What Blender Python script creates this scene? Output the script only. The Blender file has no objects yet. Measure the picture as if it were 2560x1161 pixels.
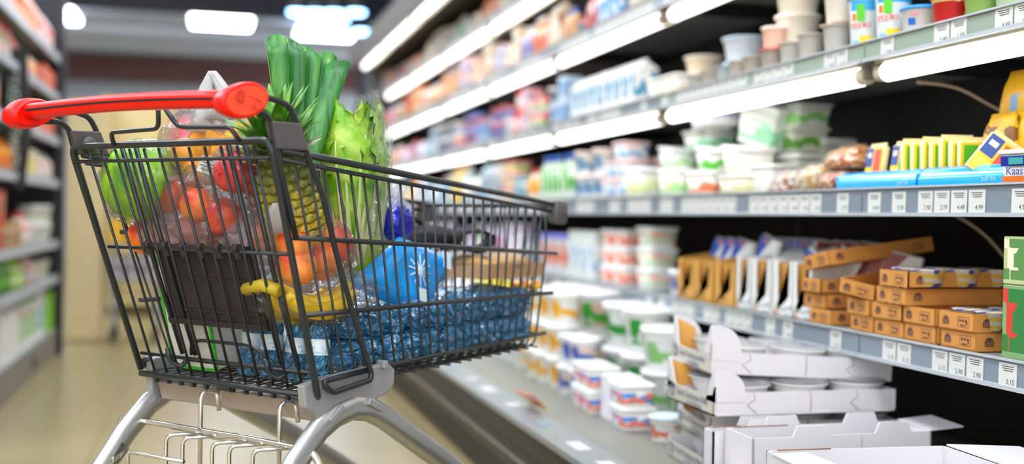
import bpy, bmesh, math, random
from mathutils import Vector, Matrix, noise

# ------------------------------------------------------------------ camera, world, light, exposure
S = bpy.context.scene
COL = S.collection
R = math.radians
_psi, _pit, _rol = R(14.7), math.atan(39/2900), R(0.87)
CAM = Vector((0, 0, 0.84))
_f0 = Vector((math.sin(_psi), math.cos(_psi), 0)); _u0 = Vector((0, 0, 1)); _r0 = _f0.cross(_u0)
_f1 = _f0*math.cos(_pit) - _u0*math.sin(_pit); _u1 = _u0*math.cos(_pit) + _f0*math.sin(_pit)
_r2 = _r0*math.cos(_rol) + _u1*math.sin(_rol); _u2 = _u1*math.cos(_rol) - _r0*math.sin(_rol)
cd = bpy.data.cameras.new('camera'); cam = bpy.data.objects.new('camera', cd); COL.objects.link(cam)
cam.matrix_world = Matrix(((_r2.x, _u2.x, -_f1.x, CAM.x), (_r2.y, _u2.y, -_f1.y, CAM.y), (_r2.z, _u2.z, -_f1.z, CAM.z), (0, 0, 0, 1)))
cd.sensor_width = 36; cd.lens = 2900/2560*36; cd.clip_start = .02; cd.clip_end = 100
cd.dof.use_dof = True; cd.dof.focus_distance = 2.12; cd.dof.aperture_fstop = 1.45
S.camera = cam
S.view_settings.view_transform = 'Standard'; S.view_settings.look = 'None'
S.view_settings.gamma = 1; S.view_settings.use_curve_mapping = False
S.view_settings.exposure = 0.1
S.cycles.use_denoising = True
S.cycles.max_bounces = 10; S.cycles.transparent_max_bounces = 24; S.cycles.caustics_reflective = False
S.cycles.sample_clamp_indirect = 6
W = bpy.data.worlds.new('store'); S.world = W; W.use_nodes = True
W.node_tree.nodes['Background'].inputs[0].default_value = (.93, .96, 1, 1)
W.node_tree.nodes['Background'].inputs[1].default_value = 3.0
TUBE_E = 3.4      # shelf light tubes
PANEL_E = 15.0     # ceiling light panels

# ------------------------------------------------------------------ materials
M = {}
def srgb(c):
    if isinstance(c, str):
        c = tuple(int(c[i:i+2], 16)/255 for i in (0, 2, 4))
    return tuple((x/12.92 if x <= .04045 else ((x+.055)/1.055)**2.4) for x in c) + (1,)
def mat(name, col, rough=.5, metal=0, bump=0, bscale=40, var=0, vscale=6, coat=0, spec=.5, emit=0, sub=0):
    if name in M: return M[name]
    m = bpy.data.materials.new(name); m.use_nodes = True; M[name] = m
    nt = m.node_tree; b = nt.nodes['Principled BSDF']
    c = srgb(col)
    b.inputs['Base Color'].default_value = c; b.inputs['Roughness'].default_value = rough
    b.inputs['Metallic'].default_value = metal; b.inputs['Coat Weight'].default_value = coat
    b.inputs['Specular IOR Level'].default_value = spec
    if sub: b.inputs['Subsurface Weight'].default_value = sub; b.inputs['Subsurface Radius'].default_value = (.02, .01, .005)
    if emit:
        b.inputs['Emission Color'].default_value = c; b.inputs['Emission Strength'].default_value = emit
    tc = nt.nodes.new('ShaderNodeTexCoord')
    if var:
        n = nt.nodes.new('ShaderNodeTexNoise'); n.inputs['Scale'].default_value = vscale; n.inputs['Detail'].default_value = 4
        r = nt.nodes.new('ShaderNodeValToRGB')
        r.color_ramp.elements[0].position = .3; r.color_ramp.elements[1].position = .7
        r.color_ramp.elements[0].color = tuple(x*(1-var) for x in c[:3]) + (1,)
        r.color_ramp.elements[1].color = tuple(min(1, x*(1+var*.6)) for x in c[:3]) + (1,)
        nt.links.new(tc.outputs['Object'], n.inputs['Vector']); nt.links.new(n.outputs[0], r.inputs[0]); nt.links.new(r.outputs[0], b.inputs['Base Color'])
    if bump:
        n = nt.nodes.new('ShaderNodeTexNoise'); n.inputs['Scale'].default_value = bscale; n.inputs['Detail'].default_value = 3
        bp = nt.nodes.new('ShaderNodeBump'); bp.inputs['Strength'].default_value = bump; bp.inputs['Distance'].default_value = .01
        nt.links.new(tc.outputs['Object'], n.inputs['Vector']); nt.links.new(n.outputs[0], bp.inputs['Height']); nt.links.new(bp.outputs[0], b.inputs['Normal'])
    return m
def printed(name, base, band, patch, lo=.25, hi=.8, scale=5, thr=.5, rough=.35, axis=2):
    """a printed pack: base colour, a coloured band over part of its height and patches of a third colour"""
    if name in M: return M[name]
    m = bpy.data.materials.new(name); m.use_nodes = True; M[name] = m
    nt = m.node_tree; b = nt.nodes['Principled BSDF']; b.inputs['Roughness'].default_value = rough
    L = nt.links.new
    tc = nt.nodes.new('ShaderNodeTexCoord'); sp = nt.nodes.new('ShaderNodeSeparateXYZ'); L(tc.outputs['Generated'], sp.inputs[0])
    g1 = nt.nodes.new('ShaderNodeMath'); g1.operation = 'GREATER_THAN'; g1.inputs[1].default_value = lo
    g2 = nt.nodes.new('ShaderNodeMath'); g2.operation = 'LESS_THAN'; g2.inputs[1].default_value = hi
    L(sp.outputs[axis], g1.inputs[0]); L(sp.outputs[axis], g2.inputs[0])
    mu = nt.nodes.new('ShaderNodeMath'); mu.operation = 'MULTIPLY'; L(g1.outputs[0], mu.inputs[0]); L(g2.outputs[0], mu.inputs[1])
    n = nt.nodes.new('ShaderNodeTexVoronoi'); n.inputs['Scale'].default_value = scale; n.distance = 'CHEBYCHEV'; n.inputs['Randomness'].default_value = .75; L(tc.outputs['Generated'], n.inputs['Vector'])
    s2 = nt.nodes.new('ShaderNodeSeparateXYZ'); L(n.outputs['Color'], s2.inputs[0])
    g3 = nt.nodes.new('ShaderNodeMath'); g3.operation = 'GREATER_THAN'; g3.inputs[1].default_value = thr; L(s2.outputs[0], g3.inputs[0])
    m1 = nt.nodes.new('ShaderNodeMix'); m1.data_type = 'RGBA'; m1.inputs[6].default_value = srgb(base); m1.inputs[7].default_value = srgb(patch)
    L(g3.outputs[0], m1.inputs[0])
    m2 = nt.nodes.new('ShaderNodeMix'); m2.data_type = 'RGBA'; m2.inputs[6].default_value = srgb(band)
    L(m1.outputs[2], m2.inputs[7])
    g4 = nt.nodes.new('ShaderNodeMath'); g4.operation = 'GREATER_THAN'; g4.inputs[1].default_value = .45; L(s2.outputs[1], g4.inputs[0]); L(g4.outputs[0], m2.inputs[0])
    m3 = nt.nodes.new('ShaderNodeMix'); m3.data_type = 'RGBA'; m3.inputs[6].default_value = srgb(base); L(m2.outputs[2], m3.inputs[7]); L(mu.outputs[0], m3.inputs[0])
    L(m3.outputs[2], b.inputs['Base Color'])
    return m
def film(name, tint=(1, 1, 1), white=.12, rough=.12, bump=.6, bscale=30, gloss=1.0):
    """clear crinkled plastic film"""
    if name in M: return M[name]
    m = bpy.data.materials.new(name); m.use_nodes = True; M[name] = m
    nt = m.node_tree; L = nt.links.new; nt.nodes.remove(nt.nodes['Principled BSDF'])
    out = nt.nodes['Material Output']
    tc = nt.nodes.new('ShaderNodeTexCoord'); n = nt.nodes.new('ShaderNodeTexNoise'); n.inputs['Scale'].default_value = bscale
    n.inputs['Detail'].default_value = 3; n.inputs['Distortion'].default_value = 1.2
    L(tc.outputs['Object'], n.inputs['Vector'])
    bp = nt.nodes.new('ShaderNodeBump'); bp.inputs['Strength'].default_value = bump; bp.inputs['Distance'].default_value = .012; L(n.outputs[0], bp.inputs['Height'])
    tr = nt.nodes.new('ShaderNodeBsdfTransparent'); tr.inputs[0].default_value = tuple(tint) + (1,)
    di = nt.nodes.new('ShaderNodeBsdfDiffuse'); di.inputs[0].default_value = (.9, .9, .9, 1)
    tl = nt.nodes.new('ShaderNodeBsdfTranslucent'); tl.inputs[0].default_value = (.9, .9, .9, 1)
    ad = nt.nodes.new('ShaderNodeMixShader'); ad.inputs[0].default_value = .5; L(di.outputs[0], ad.inputs[1]); L(tl.outputs[0], ad.inputs[2])
    m1 = nt.nodes.new('ShaderNodeMixShader'); L(tr.outputs[0], m1.inputs[1]); L(ad.outputs[0], m1.inputs[2])
    lw = nt.nodes.new('ShaderNodeLayerWeight'); lw.inputs[0].default_value = .25
    ma = nt.nodes.new('ShaderNodeMath'); ma.operation = 'MULTIPLY_ADD'; ma.inputs[1].default_value = .15; ma.inputs[2].default_value = white
    L(lw.outputs['Facing'], ma.inputs[0]); L(ma.outputs[0], m1.inputs[0])
    gl = nt.nodes.new('ShaderNodeBsdfGlossy'); gl.inputs['Roughness'].default_value = rough; L(bp.outputs[0], gl.inputs['Normal'])
    fr = nt.nodes.new('ShaderNodeFresnel'); fr.inputs[0].default_value = 1.5; L(bp.outputs[0], fr.inputs['Normal'])
    fm = nt.nodes.new('ShaderNodeMath'); fm.operation = 'MULTIPLY'; fm.inputs[1].default_value = gloss*.55; L(fr.outputs[0], fm.inputs[0])
    m2 = nt.nodes.new('ShaderNodeMixShader'); L(fm.outputs[0], m2.inputs[0]); L(m1.outputs[0], m2.inputs[1]); L(gl.outputs[0], m2.inputs[2])
    L(m2.outputs[0], out.inputs[0])
    return m

# ------------------------------------------------------------------ mesh builder
class MB:
    def __init__(s): s.v = []; s.f = []; s.mi = []; s.sm = []
    def add(s, vs, fs, mi=0, smooth=False):
        o = len(s.v); s.v += [tuple(v) for v in vs]
        for f in fs: s.f.append([i+o for i in f]); s.mi.append(mi); s.sm.append(smooth)
        return s
    def box(s, c, d, mi=0, rz=0, rot=None, top=None, bev=0):
        """box centred c, full size d; top = (sx, sy) scale of upper face"""
        hx, hy, hz = d[0]/2, d[1]/2, d[2]/2; t = top or (1, 1)
        vs = [Vector((sx*hx*(t[0] if sz > 0 else 1), sy*hy*(t[1] if sz > 0 else 1), sz*hz)) for sz in (-1, 1) for sx, sy in ((-1, -1), (1, -1), (1, 1), (-1, 1))]
        m = rot if rot is not None else Matrix.Rotation(rz, 3, 'Z')
        vs = [m @ v + Vector(c) for v in vs]
        return s.add(vs, [(3, 2, 1, 0), (4, 5, 6, 7), (0, 1, 5, 4), (1, 2, 6, 5), (2, 3, 7, 6), (3, 0, 4, 7)], mi)
    def rbox(s, c, d, r, mi=0, rot=None, seg=3, smooth=True):
        """box with rounded vertical edges and softened top and bottom rims"""
        hx, hy, hz = d[0]/2, d[1]/2, d[2]/2; e = min(r*.6, hz*.5)
        def ring(k, z):
            out = []
            for cx, cy, a0 in ((hx-r, hy-r, 0), (-hx+r, hy-r, 90), (-hx+r, -hy+r, 180), (hx-r, -hy+r, 270)):
                for i in range(seg+1):
                    a = R(a0+90*i/seg); q = max(r-k, .0002); out.append((cx+q*math.cos(a), cy+q*math.sin(a), z))
            return out
        return s.loft([ring(e, -hz), ring(0, -hz+e), ring(0, hz-e), ring(e, hz)], mi, smooth, cap=True, xf=(rot, c))
    def loft(s, rings, mi=0, smooth=True, cap=False, closed=True, xf=None):
        n = len(rings[0]); vs = [Vector(p) for r_ in rings for p in r_]
        if xf:
            m, c = xf
            vs = [((m @ v) if m is not None else v) + Vector(c) for v in vs]
        fs = []
        for i in range(len(rings)-1):
            for j in range(n if closed else n-1):
                k = (j+1) % n; fs.append((i*n+j, i*n+k, (i+1)*n+k, (i+1)*n+j))
        s.add(vs, fs, mi, smooth)
        if cap:
            o = len(s.v)-len(vs)
            s.f.append([o+j for j in range(n)][::-1]); s.mi.append(mi); s.sm.append(False)
            s.f.append([o+(len(rings)-1)*n+j for j in range(n)]); s.mi.append(mi); s.sm.append(False)
        return s
    def lathe(s, prof, c=(0, 0, 0), n=20, mi=0, rot=None, sx=1, sy=1, smooth=True, cap=True):
        rings = [[(r*math.cos(2*math.pi*j/n)*sx, r*math.sin(2*math.pi*j/n)*sy, z) for j in range(n)] for r, z in prof]
        return s.loft(rings, mi, smooth, cap=cap, xf=(rot, c))
    def tube(s, pts, r, n=8, mi=0, cap=True, closed=False, flat=1.0):
        pts = [Vector(p) for p in pts]; m = len(pts); rr = r if isinstance(r, (list, tuple)) else [r]*m
        T = []
        for i in range(m):
            a = pts[(i-1) % m] if (closed or i > 0) else pts[i]; b = pts[(i+1) % m] if (closed or i < m-1) else pts[i]
            T.append((b-a).normalized())
        up = Vector((0, 0, 1)) if abs(T[0].z) < .9 else Vector((1, 0, 0))
        nrm = (up-T[0]*up.dot(T[0])).normalized(); rings = []
        for i in range(m):
            nrm = nrm-T[i]*nrm.dot(T[i])
            nrm = nrm.normalized() if nrm.length > 1e-6 else T[i].orthogonal().normalized()
            bi = T[i].cross(nrm)
            rings.append([pts[i]+(nrm*math.cos(2*math.pi*j/n)+bi*math.sin(2*math.pi*j/n)*flat)*rr[i] for j in range(n)])
        if closed: rings.append(rings[0])
        return s.loft(rings, mi, True, cap=cap and not closed)
    def poly(s, pts, th, nrm, mi=0):
        """flat polygon given a thickness along nrm"""
        nv = Vector(nrm).normalized()*th; n = len(pts)
        a = [Vector(p) for p in pts]; b = [p+nv for p in a]
        return s.add(a+b, [tuple(range(n))[::-1], tuple(range(n, 2*n))]+[(i, (i+1) % n, n+(i+1) % n, n+i) for i in range(n)], mi)
    def sphere(s, c, r, nu=18, nv=12, mi=0, fn=None, rot=None):
        r = r if isinstance(r, (tuple, list)) else (r, r, r); rings = []
        for i in range(nv+1):
            t = math.pi*min(max(i/nv, .004), .996); row = []
            for j in range(nu):
                p = 2*math.pi*j/nu; d = Vector((math.sin(t)*math.cos(p), math.sin(t)*math.sin(p), -math.cos(t)))
                k = fn(d) if fn else 1
                q = Vector((d.x*r[0], d.y*r[1], d.z*r[2]))*k
                if rot is not None: q = rot @ q
                row.append(q+Vector(c))
            rings.append(row)
        return s.loft(rings, mi, True, cap=True)
    def build(s, name, mats, parent=None, loc=None, rz=0, bevel=0):
        me = bpy.data.meshes.new(name); me.from_pydata([tuple(v) for v in s.v], [], s.f)
        for m in (mats if isinstance(mats, (list, tuple)) else [mats]): me.materials.append(m)
        me.polygons.foreach_set('material_index', s.mi); me.polygons.foreach_set('use_smooth', s.sm); me.update()
        bm = bmesh.new(); bm.from_mesh(me); bmesh.ops.recalc_face_normals(bm, faces=bm.faces); bm.to_mesh(me); bm.free()
        o = bpy.data.objects.new(name, me); COL.objects.link(o)
        if parent: o.parent = parent
        if loc is not None: o.location = loc
        o.rotation_euler.z = rz
        if bevel:
            b = o.modifiers.new('bevel', 'BEVEL'); b.width = bevel; b.segments = 2; b.limit_method = 'ANGLE'
        return o
def tag(o, label=None, cat=None, group=None, kind=None):
    if label: o['label'] = label
    if cat: o['category'] = cat
    if group: o['group'] = group
    if kind: o['kind'] = kind
    return o
def empty(name, loc, rz=0, label=None, cat=None, group=None):
    o = bpy.data.objects.new(name, None); COL.objects.link(o); o.location = loc; o.rotation_euler.z = rz; o.empty_display_size = .05
    return tag(o, label, cat, group)
def copy_tree(o, parent=None):
    c = o.copy(); COL.objects.link(c); c.parent = parent
    for ch in list(o.children): copy_tree(ch, c)
    return c
def round_path(pts, r=.02, n=4):
    pts = [Vector(p) for p in pts]; out = [pts[0]]
    for i in range(1, len(pts)-1):
        a, b, c = pts[i-1], pts[i], pts[i+1]; d = min(r, (a-b).length*.45, (c-b).length*.45)
        p = b+(a-b).normalized()*d; q = b+(c-b).normalized()*d
        for k in range(n+1):
            t = k/n; out.append(p*(1-t)**2+b*2*t*(1-t)+q*t*t)
    return out+[pts[-1]]
_txt = {}
def text_geo(s, size):
    """flat outlines of a word as vertices and faces in the XY plane, centred"""
    if s not in _txt:
        cu = bpy.data.curves.new('w', 'FONT'); cu.body = s; cu.size = 1; cu.align_x = 'CENTER'; cu.align_y = 'CENTER'; cu.resolution_u = 3
        o = bpy.data.objects.new('w', cu); COL.objects.link(o)
        me = o.evaluated_get(bpy.context.evaluated_depsgraph_get()).to_mesh()
        _txt[s] = ([v.co.copy() for v in me.vertices], [tuple(p.vertices) for p in me.polygons])
        bpy.data.objects.remove(o); bpy.data.curves.remove(cu)
    v, f = _txt[s]
    return [p*size for p in v], f
def put_text(mb, s, size, origin, ux, uy, mi=0, sx=1.0):
    v, f = text_geo(s, size); o = Vector(origin); ux = Vector(ux).normalized(); uy = Vector(uy).normalized()
    mb.add([o+ux*p.x*sx+uy*p.y for p in v], f, mi)

# ------------------------------------------------------------------ base materials
white = mat('white_plastic', 'ECECE8', .35); offw = mat('cream_plastic', 'E6DCC8', .4)
black = mat('black_metal', '0E0E10', .45); dark = mat('charcoal_coat', '2A2D2F', .28, .0, spec=.45)
dgrey = mat('dark_grey_plastic', '575251', .5, spec=.3); dbrown = mat('dark_board_plastic', '383030', .6, spec=.25)
chrome = mat('bright_steel', 'DCD8D0', .18, .9); alu = mat('satin_aluminium', 'C6C6C2', .36, .85)
grey = mat('light_grey_metal', '9E9D9D', .38, .3); shelfm = mat('shelf_grey_metal', '9DA1A0', .4, .2)
red = mat('red_plastic', 'F81002', .4, spec=.3); capred = mat('orange_red_plastic', 'FF4A22', .38)
ink = mat('dark_ink', '3A3A40', .6); paper = mat('price_paper', 'CDCEC6', .6)
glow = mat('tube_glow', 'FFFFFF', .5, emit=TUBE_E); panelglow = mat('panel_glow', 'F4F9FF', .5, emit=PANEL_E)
blueglow = mat('blue_lamp_glow', '8CC4FF', .5, emit=14)

# ================================================================== SETTING
def tiles():
    m = bpy.data.materials.new('floor_tiles'); m.use_nodes = True; nt = m.node_tree; L = nt.links.new; b = nt.nodes['Principled BSDF']
    tc = nt.nodes.new('ShaderNodeTexCoord'); br = nt.nodes.new('ShaderNodeTexBrick'); br.offset = 0
    br.inputs['Color1'].default_value = srgb('96885E'); br.inputs['Color2'].default_value = srgb('8F8158'); br.inputs['Mortar'].default_value = srgb('736846')
    br.inputs['Scale'].default_value = 1; br.inputs['Mortar Size'].default_value = .004; br.inputs['Brick Width'].default_value = .6; br.inputs['Row Height'].default_value = .6
    mp = nt.nodes.new('ShaderNodeMapping'); mp.inputs['Location'].default_value = (.38, .1, 0)
    L(tc.outputs['Object'], mp.inputs[0]); L(mp.outputs[0], br.inputs[0]); L(br.outputs[0], b.inputs['Base Color'])
    b.inputs['Roughness'].default_value = .28
    return m
def struct(name, mb, m): return tag(mb.build(name, m), kind='structure')
struct('floor', MB().box((.5, 9, -.05), (14, 26, .1)), tiles())
ceil_m = mat('ceiling_grey', 'D2DEF4', .8); brown_m = mat('bulkhead_brown', '6E4A48', .7); pale_m = mat('pale_wall', 'C9D2DF', .7)
struct('ceiling', MB().box((.5, 9.2, 3.56), (14, 25, .1)), ceil_m)
b = MB()
b.box((.5, 14.35, 3.36), (14, .5, .28))
struct('trim_1', b, mat('beam_dark', '3A3E4A', .7))
b = MB()
for y in (17.9, 19.4): b.box((.5, y, 3.46), (14, .35, .1))
struct('trim_2', b, mat('beam_light', 'E2EAF6', .7))
struct('trim_3', MB().box((.5, 20.9, 3.26), (14, .3, .42)), brown_m)
struct('wall_back', MB().box((.5, 21.5, 1.75), (14, .1, 3.5)), pale_m)
struct('wall_right', MB().box((2.25, 8, 1.75), (.1, 20, 3.5)), mat('side_wall', '3A3A40', .8))
struct('wall_left', MB().box((-5.5, 9, 1.75), (.1, 26, 3.5)), mat('side_wall_pale', 'C8C0B0', .8))
# ceiling light panels
pos = [(-2.02, 15.6), (.14, 15.35), (1.53, 15.8), (-3.9, 15.6), (3.6, 16.0)]
pos += [(x, y) for y in (-1.4, 1.1, 3.6, 6.1, 8.6, 11.1) for x in (-2.2, .15)]
n0 = None
for i, (x, y) in enumerate(pos):
    w = 'near the tall shelving' if x < -1 else ('over the aisle' if x < 1 else 'beside the chiller canopy')
    if n0 is None:
        e = empty('ceiling_light', (x, y, 3.34)); f_ = MB()
        for sx, sy, cx, cy in ((.80, .02, 0, .58), (.80, .02, 0, -.58), (.02, 1.18, .39, 0), (.02, 1.18, -.39, 0)): f_.box((cx, cy, -.0), (sx, sy, .05))
        f_.build('frame', white, e); MB().box((0, 0, -.02), (.75, 1.13, .09)).build('diffuser', panelglow, e); [MB().tube([(0, y_, .0), (0, y_, .19)], .006).build('added_hanger', grey, e) for y_ in (-.5, .5)]; n0 = e  # hung low on added hangers with a glowing top, to light the ceiling
    else:
        e = copy_tree(n0); e.location = (x, y, 3.34)
    e['category'] = 'ceiling light'
    if i < 3: e['label'] = ['glowing white ceiling panel at the far left above the tall black shelving', 'long glowing white ceiling panel above the red trolley handle', 'glowing white ceiling panel above the leeks near the chiller'][i]
    else: e['label'] = 'flat white ceiling light panel outside the picture above the aisle'; e['group'] = 'ceiling panels out of view'
for i, (x, y, z) in enumerate([(.9, 12.6, 3.0), (1.09, 12.56, 3.0), (1.28, 12.5, 3.0), (1.5, 12.4, 3.0), (1.39, 12.96, 3.0), (1.59, 13.88, 3.0), (1.72, 13.69, 3.0)]):
    e = empty('spot_lamp', (x, y, z)); MB().lathe([(.03, .17), (.05, .16), (.1, 0), (.105, -.005)], n=16).build('housing', dgrey, e)
    MB().lathe([(.09, -.03), (.098, .0)], n=16).build('lens', blueglow, e)
    MB().tube([(0, 0, .16), (0, 0, 3.51-z)], .01).build('stem', dgrey, e)
    tag(e, 'round pale blue ceiling spot, ' + ['leftmost of the row', 'second from left in the row', 'third from left in the row', 'rightmost of the row', 'hanging just under the row', 'left one beside the canopy', 'right one touching the canopy'][i], 'spot lamp')

# ================================================================== CHILLER
YB = [1.12+1.25*i for i in range(8)]           # module joints
YB.append(10.5)
YE = YB[-1]
ord_ = ['beside the camera', 'nearest in view', 'second in view', 'third along', 'fourth along', 'fifth along', 'sixth along', 'short last one']
che = empty('refrigerated_display', (1.45, YB[0], 0), label='long open wall chiller with black back and lit shelves right of the trolley', cat='chiller')
def slab(pts, y0=YB[0], y1=YE):   # XZ outline swept along the aisle, in the chiller's own frame
    m = MB(); n = len(pts); vs = [(x-1.45, y-YB[0], z) for y in (y0, y1) for x, z in pts]
    return m.add(vs, [tuple(range(n)), tuple(range(n, 2*n))[::-1]]+[(i, (i+1) % n, n+(i+1) % n, n+i) for i in range(n)])
slab([(.93, 0), (.875, .02), (.872, .105), (.95, .105)]).build('kickplate', mat('kick_dark', '050303', .5), che)
slab([(.872, .105), (.858, .112), (.858, .135), (.95, .135), (.95, .105)]).build('trim_strip', mat('tan_trim', '3A3128', .4, .2), che)
slab([(.87, .135), (.85, .145), (.845, .165), (.852, .19), (.95, .19), (.95, .135)]).build('bumper', mat('bumper_rubber', '0A1220', .2, .3, spec=.8), che)
slab([(.856, .19), (.862, .248), (.95, .248), (.95, .19)]).build('front_panel', mat('taupe_panel', '332C26', .5), che)
slab([(.855, .246), (.856, .262), (.95, .268), (.96, .248)]).build('price_rail', mat('rail_pale', '838A8A', .3), che)
slab([(.95, .20), (.95, .252), (2.0, .252), (2.0, .20)]).build('deck', mat('deck_grey', '87887A', .45, .1, var=.08), che)
slab([(1.98, .2), (1.98, 2.2), (2.04, 2.2), (2.04, .2)]).build('back_panel', mat('black_back', '040405', .7), che)
slab([(1.22, 2.13), (1.2, 2.28), (2.04, 2.28), (2.04, 2.2), (1.6, 2.17), (1.25, 2.125)]).build('canopy', mat('canopy_dark', '5B564E', .5), che)
for i, y in enumerate(YB[1:-1]):
    MB().box((.53-.0, y-YB[0], 1.2), (.02, .03, 2.0)).build('upright', mat('upright_dark', '131316', .5), che)
MB().box((.27, YE-YB[0]+.02, 1.15), (.62, .04, 2.26)).build('end_panel', mat('end_grey', '8B8880', .5), che)
MB().box((-.22, YE-YB[0]+.02, .12), (.7, .04, .24)).build('end_panel', mat('end_grey', '8B8880', .5), che)
for i in range(26):
    y = 1.9+i*.3+random.Random(i).uniform(-.06, .06)
    MB().box((.91-1.45, y-YB[0], .2655), (.05, .055 if i % 3 else .11, .002)).build('price_label', paper if i % 4 else mat('blue_grey_label', '7E94A3', .5), che)

random.seed(5)
rail = mat('price_rail_grey', '7B868F', .3, spec=.6); railw = mat('rail_edge_white', 'AFB4B6', .35); railg = mat('price_rail_green', '8E9E8B', .3)
SH = [(.585, .53, 'lower'), (.915, .853, 'middle'), (1.25, 1.204, 'cup'), (1.59, 1.54, 'fourth'), (1.92, 1.87, 'top')]
def price_mesh(txt, kind=0):
    m = MB(); w, h = .05, .046
    m.box((0, 0, 0), (.0012, w, h), 0)
    for k in range(3): m.box((-.0009, -.001*k, .017-.004*k), (.0004, .034-.004*k, .0013), 1)
    put_text(m, txt, .014, (-.0009, -.008, -.012), (0, -1, 0), (0, 0, 1), 1)
    return m
pm = []
for t in ('4.49', '2.90', '1.59', '3.15', '4.99', '2.79'):
    o = price_mesh(t).build('price_label', [paper, ink]); pm.append(o.data); bpy.data.objects.remove(o)
for zi, (z, zb, nm) in enumerate(SH):
    for mi in range(8):
        y0, y1 = YB[mi], YB[mi+1]; hh = z-zb
        e = empty('chiller_shelf', (1.45, (y0+y1)/2, z), label=f'grey metal {nm} chiller shelf with price rail, section {ord_[mi]}', cat='shelf', group='shelves of the wall chiller')
        L_ = y1-y0-.006
        MB().box((.27, 0, -.011), (.52, L_, .018)).build('shelf_plate', shelfm, e)
        for s in (-1, 1): MB().box((.33, s*(L_/2-.012), -.04), (.4, .006, .045)).build('bracket', black, e)
        rm = MB().box((.003, 0, -hh/2-.0), (.006, L_, hh)); rm.box((-.003, 0, -hh+.004), (.012, L_, .008), 1); rm.box((-.001, 0, .001), (.01, L_, .004), 1)
        rm.build('price_rail', [railg if (zi == 2 and mi < 2) else rail, railw], e)
        rnd = random.Random(zi*31+mi); y = L_/2-.05
        while y > -L_/2+.05:
            if rnd.random() < .72:
                c = bpy.data.objects.new('price_label', pm[rnd.randrange(6)] if zi else pm[1 if rnd.random() < .7 else 3]); COL.objects.link(c)
                c.parent = e; c.location = (-.0012, y, -hh/2-.001); c.rotation_euler.y = .02
                y -= .056
            else: y -= rnd.choice((.04, .07))
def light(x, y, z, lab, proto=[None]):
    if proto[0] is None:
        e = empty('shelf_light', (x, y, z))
        MB().tube([(0, -.57, 0), (0, .57, 0)], .022, n=14).build('tube', glow, e)  # thicker than the real tube: its bloom is put into the radius
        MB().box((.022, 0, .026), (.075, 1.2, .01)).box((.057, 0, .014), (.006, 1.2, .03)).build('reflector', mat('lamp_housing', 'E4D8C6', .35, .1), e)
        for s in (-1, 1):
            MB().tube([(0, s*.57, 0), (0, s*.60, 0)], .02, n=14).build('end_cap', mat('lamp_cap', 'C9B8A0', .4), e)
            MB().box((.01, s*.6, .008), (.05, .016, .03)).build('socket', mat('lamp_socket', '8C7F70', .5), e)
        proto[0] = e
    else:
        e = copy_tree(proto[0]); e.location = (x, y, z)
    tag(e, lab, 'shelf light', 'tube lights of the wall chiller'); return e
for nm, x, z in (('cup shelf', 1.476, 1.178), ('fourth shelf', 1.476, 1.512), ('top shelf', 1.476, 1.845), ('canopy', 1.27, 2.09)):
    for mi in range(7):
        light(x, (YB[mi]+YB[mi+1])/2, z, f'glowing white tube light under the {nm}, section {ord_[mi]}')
def cable(pts, lab):
    P = [Vector(p) for p in pts]; out = []
    for i in range(len(P)-1):
        a = P[max(i-1, 0)]; b = P[i]; c = P[i+1]; d = P[min(i+2, len(P)-1)]
        for k in range(6):
            t = k/6; out.append(.5*((2*b)+(c-a)*t+(2*a-5*b+4*c-d)*t*t+(3*b-a-3*c+d)*t**3))
    out.append(P[-1]); tag(MB().tube(out, .0045, n=8).build('cable', mat('beige_cable', '8E7A66', .5)), lab, 'cable')
cable([(1.56, 2.33, 1.16), (1.64, 2.29, 1.145), (1.72, 2.22, 1.085), (1.82, 2.15, 1.055), (1.93, 2.12, 1.085), (1.975, 2.10, 1.13)], 'beige cable drooping under the lamp joint beneath the cup shelf')
cable([(1.6, 2.3, .88), (1.68, 2.25, .82), (1.76, 2.2, .72), (1.86, 2.12, .665), (1.93, 2.08, .70), (1.97, 2.05, .80)], 'beige cable looping behind the brown trays below the middle shelf')

def Yp(px, X): return X/math.tan(_psi+math.atan((px-1280)/2900))
# ------------------------------------------------------------------ generic packs (front towards the aisle, base at origin)
def p_tub(m, r, h, lid=True, n=20):
    m.lathe([(r*.02, 0), (r*.78, 0), (r*.8, .003), (r*.96, h*.86), (r*1.0, h*.88)], n=n, mi=0)
    if lid: m.lathe([(r*1.04, h*.87), (r*1.05, h*.9), (r*1.05, h*.97), (r*.96, h), (r*.9, h*.985), (.0005, h*.985)], n=n, mi=1)
def p_cup(m, r, h, n=20):
    m.lathe([(.0005, 0), (r*.74, 0), (r*.78, h*.05), (r*.93, h*.9), (r*1.0, h*.93)], n=n, mi=0)
    m.lathe([(r*1.0, h*.93), (r*1.16, h*.935), (r*1.17, h*.965), (r*1.0, h*.985), (.0005, h)], n=n, mi=1)
def p_rect(m, dx, dy, h):
    def ring(k, z, r=.012):
        o = []
        for cx, cy, a0 in ((1, 1, 0), (-1, 1, 90), (-1, -1, 180), (1, -1, 270)):
            for i in range(4):
                a = R(a0+30*i); o.append((cx*(dx/2*k-r)+r*math.cos(a), cy*(dy/2*k-r)+r*math.sin(a), z))
        return o
    m.loft([ring(.84, 0), ring(.86, .003), ring(.97, h*.86)], 0, True, cap=True)
    m.loft([ring(1.04, h*.86), ring(1.05, h*.88), ring(1.04, h*.97), ring(.95, h)], 1, True, cap=True)
def p_box(m, dx, dy, h):
    m.rbox((0, 0, h/2), (dx, dy, h), .003, 0, seg=1, smooth=False)
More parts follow.
